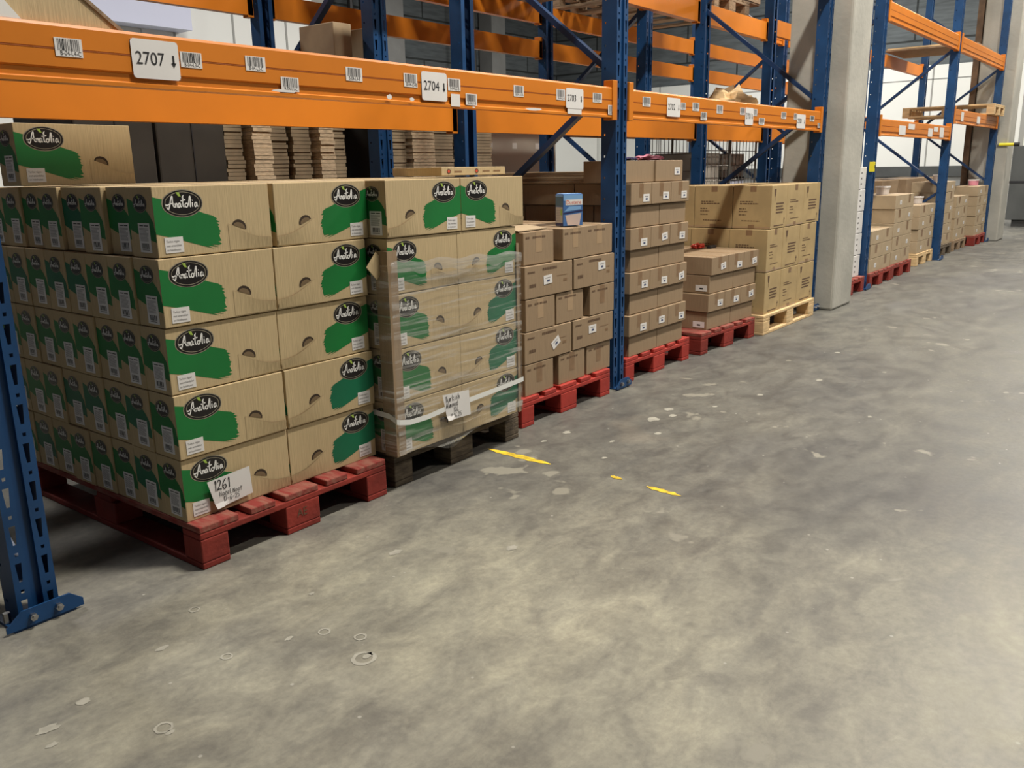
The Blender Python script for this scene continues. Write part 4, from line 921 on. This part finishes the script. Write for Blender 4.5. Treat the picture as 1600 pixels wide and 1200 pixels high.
# roll cages behind the sixth pallet
def cage(x, y, label, fill):
    o = empty('roll_cage', (x, y, 0), label, 'roll cage', 'wire roll cages behind the export cartons'); W, D, H = .72, .68, 1.58
    b = MB(); b.box(0, 0, .14, W, D, .18, 'wire'); b.build('base_frame', o)
    for s in (0, 1):
        b = MB(); yy = s*D
        b.tube([(0, yy, .18), (0, yy, H-.06), (.06, yy, H), (W-.06, yy, H), (W, yy, H-.06), (W, yy, .18)], .013, 'wire', 8)
        for q in range(1, 8): b.tube([(W*q/8, yy, .18), (W*q/8, yy, H-.01)], .004, 'wire', 5)
        for q in range(9): b.tube([(0, yy, .3+.15*q), (W, yy, .3+.15*q)], .004, 'wire', 5)
        b.build('wire_side', o)
    b = MB(); xx = 0
    for q in range(1, 7): b.tube([(xx, D*q/7, .18), (xx, D*q/7, H-.3)], .004, 'wire', 5)
    for q in range(7): b.tube([(xx, 0, .3+.17*q), (xx, D, .3+.17*q)], .004, 'wire', 5)
    b.build('wire_back', o)
    for cx in (.06, W-.06):
        for cy in (.06, D-.06):
            b = MB(); b.tube([(cx-.015, cy, .055), (cx+.015, cy, .055)], .055, 'pipe', 14); b.box(cx-.02, cy-.02, .09, cx+.02, cy+.02, .14, 'steel'); b.build('caster', o)
cage(6.75, 1.62, 'left wire roll cage behind the large export cartons', 0)
cage(7.62, 1.70, 'right wire roll cage behind the large export cartons', 0)
for i, (x, z, h, k) in enumerate(((6.80, .182, .75, 'mid_grey'), (6.80, 1.0, .33, 'box_beige'), (7.68, .182, .85, 'blue_white'), (7.68, 1.075, .25, 'box_beige'))):
    b = MB(); b.box(0, 0, 0, .58, .45, h, k, bev=.005)
    if z > .9: b.box(-.005, -.004, -.04, .585, .46, 0, 'ink')
    tag(b.build('packed_case', None, (x, 1.70+.1*(i > 1), z)), ('grey', 'beige', 'bluish white', 'upper beige')[i] + ' case inside the %s wire roll cage' % ('left' if i < 2 else 'right'), 'case')
# pale wrapped block behind the rear rack (seen left of the diagonal brace)
b = MB(); b.box(0, 0, 0, 1.5, 1.0, 1.75, 'box_beige', bev=.02)
for q in range(3): b.rect(FF, .25+.42*q, 1.42, .33+.42*q, 1.48, 'white_print', .001)
tag(b.build('wrapped_pallet_load', None, (5.6, 3.6, 0)), 'pale film-wrapped load standing behind the rear rack left of the brace', 'wrapped load')
# machine beyond the far column
b = MB(); b.box(0, 0, .12, 1.2, 2.4, 1.44, 'dark_grey', bev=.01); b.box(-.008, .0, .78, 0, 2.4, .82, 'ink'); b.box(-.01, .2, .25, 0, .7, .7, 'ink'); b.box(.05, .05, 0, 1.1, 2.3, .12, 'pipe')
fnm = lambda u, v, e: (-e, 2.4-u, v)
b.text(fnm, 'EXPERT', .30, 1.16, .14, 'ink', .002)
tag(b.build('grey_machine', None, (17.0, -2.0, 0)), 'dark grey machine cabinet beyond the far concrete column', 'machine')
b = MB(); b.tube([(0, .0, 0), (0, -.20, 0)], .022, 'yellow_gloss', 10); b.tube([(0, -.20, 0), (0, -.27, 0)], .03, 'ink', 10); b.tube([(0, 0, 0), (0, .02, 0)], .02, 'wire', 8)
tag(b.build('barrier_rod', None, (13.575, .09, 1.42)), 'yellow rod with black end sticking out by the far column', 'rod')

b = MB(); b.box(-1.25, .55, .02, -.66, .57, .42, 'paper', bev=.002); b.box(-1.25, .545, .10, -.66, .549, .13, 'dark_grey'); tag(b.build('white_board'), 'pale board standing low behind the nearest blue post', 'board')
# ------------------------------------------------------------ floor marks
def mark(name, pts, k, label=None, parent=None, z=.0012):
    b = MB(); b.add([(x, y, z) for x, y in pts], [tuple(range(len(pts)))], k); return b
def ragged(x0, y0, x1, y1, w, seed):
    rr = random.Random(seed); n = 16; a = []; c = []
    for i in range(n+1):
        t = i/n; env = min(1, 4*t+.2, 4*(1-t)+.15); x = x0+(x1-x0)*t; y = y0+(y1-y0)*t
        a.append((x - w/2*env*rr.uniform(.5, 1.05), y)); c.append((x + w/2*env*rr.uniform(.5, 1.05), y))
    return a + c[::-1]
for i, (x0, y0, x1, y1, wd, lab) in enumerate(((1.45, .03, 1.44, -.32, .045, 'long flaked yellow paint line by the dark pallet'), (1.465, -.60, 1.455, -.66, .03, 'tiny yellow paint fleck between the two yellow lines'), (1.445, -.775, 1.43, -.93, .035, 'short flaked yellow paint line out in the aisle'))):
    b = MB(); b.add([(x, y, .0012) for x, y in ragged(x0, y0, x1, y1, wd, i)], [tuple(range(34))], 'yellow'); tag(b.build('yellow_floor_line'), lab, 'floor marking')
b = MB(); rc = random.Random(21)
chips = [(2.27, -.35, .05), (2.47, -.33, .035), (2.38, -.40, .03), (2.08, -.48, .025), (1.85, -.12, .03), (1.85, -.37, .018), (1.64, -.46, .02), (1.68, -.11, .02), (-.03, -.785, .018), (-.51, -.656, .012), (-.33, -.315, .02),
         (-.57, -.38, .022), (-.67, -.42, .028), (-.69, -.485, .016), (.45, -.40, .03), (.70, -.69, .025), (-.10, -.55, .014), (2.65, -.50, .02), (3.0, -.6, .025), (2.9, -1.2, .018), (3.5, -.75, .03), (4.3, -.6, .03), (3.9, -1.0, .02), (.1, -.40, .012), (5.2, -1.2, .03)]
for (x, y, r) in chips:
    n = 12; b.add([(x + r*math.cos(t*2*math.pi/n)*rc.uniform(.6, 1.1), y + r*.7*math.sin(t*2*math.pi/n)*rc.uniform(.5, 1.1), .0010) for t in range(n)], [tuple(range(n))], 'chip')
for (px_, py_, r) in ((-.045, -.785, .032), (-.02, -.60, .018), (.02, -.70, .018), (-.25, -.49, .016), (-.51, -.63, .022), (-.16, -.20, .016)):
    n = 16; o1 = [(px_ + r*math.cos(t*2*math.pi/n)*rc.uniform(.9, 1.1), py_ + r*math.sin(t*2*math.pi/n)*rc.uniform(.9, 1.1), .0010) for t in range(n)]; o2 = [(px_ + r*.7*math.cos(t*2*math.pi/n), py_ + r*.7*math.sin(t*2*math.pi/n), .0010) for t in range(n)]
    b.add(o1+o2, [(t, (t+1) % n, n+(t+1) % n, n+t) for t in range(n)], 'chip')
o = b.build('pale_floor_chips'); o['kind'] = 'stuff'; tag(o, 'pale chips and scuffs scattered over the concrete floor', 'floor stain')

# ------------------------------------------------------------ ceiling lamps, the added fill among them
for i, (lo, x, y, z) in enumerate(AREA):
    o = empty('ceiling_lamp', (x, y, z), 'long ceiling lamp hanging over the warehouse floor', 'ceiling lamp', 'ceiling lamps')
    b = MB(); b.box(-.68, -.17, .02, .68, .17, .10, 'lamp_white', bev=.01); b.build('lamp_housing', o)
    b = MB(); 
    for sx in (-.5, .5): b.tube([(sx, 0, .10), (sx, 0, .70)], .005, 'wire', 6)
    b.build('suspension_rod', o); lo.parent = o; lo.location = (0, 0, .015)
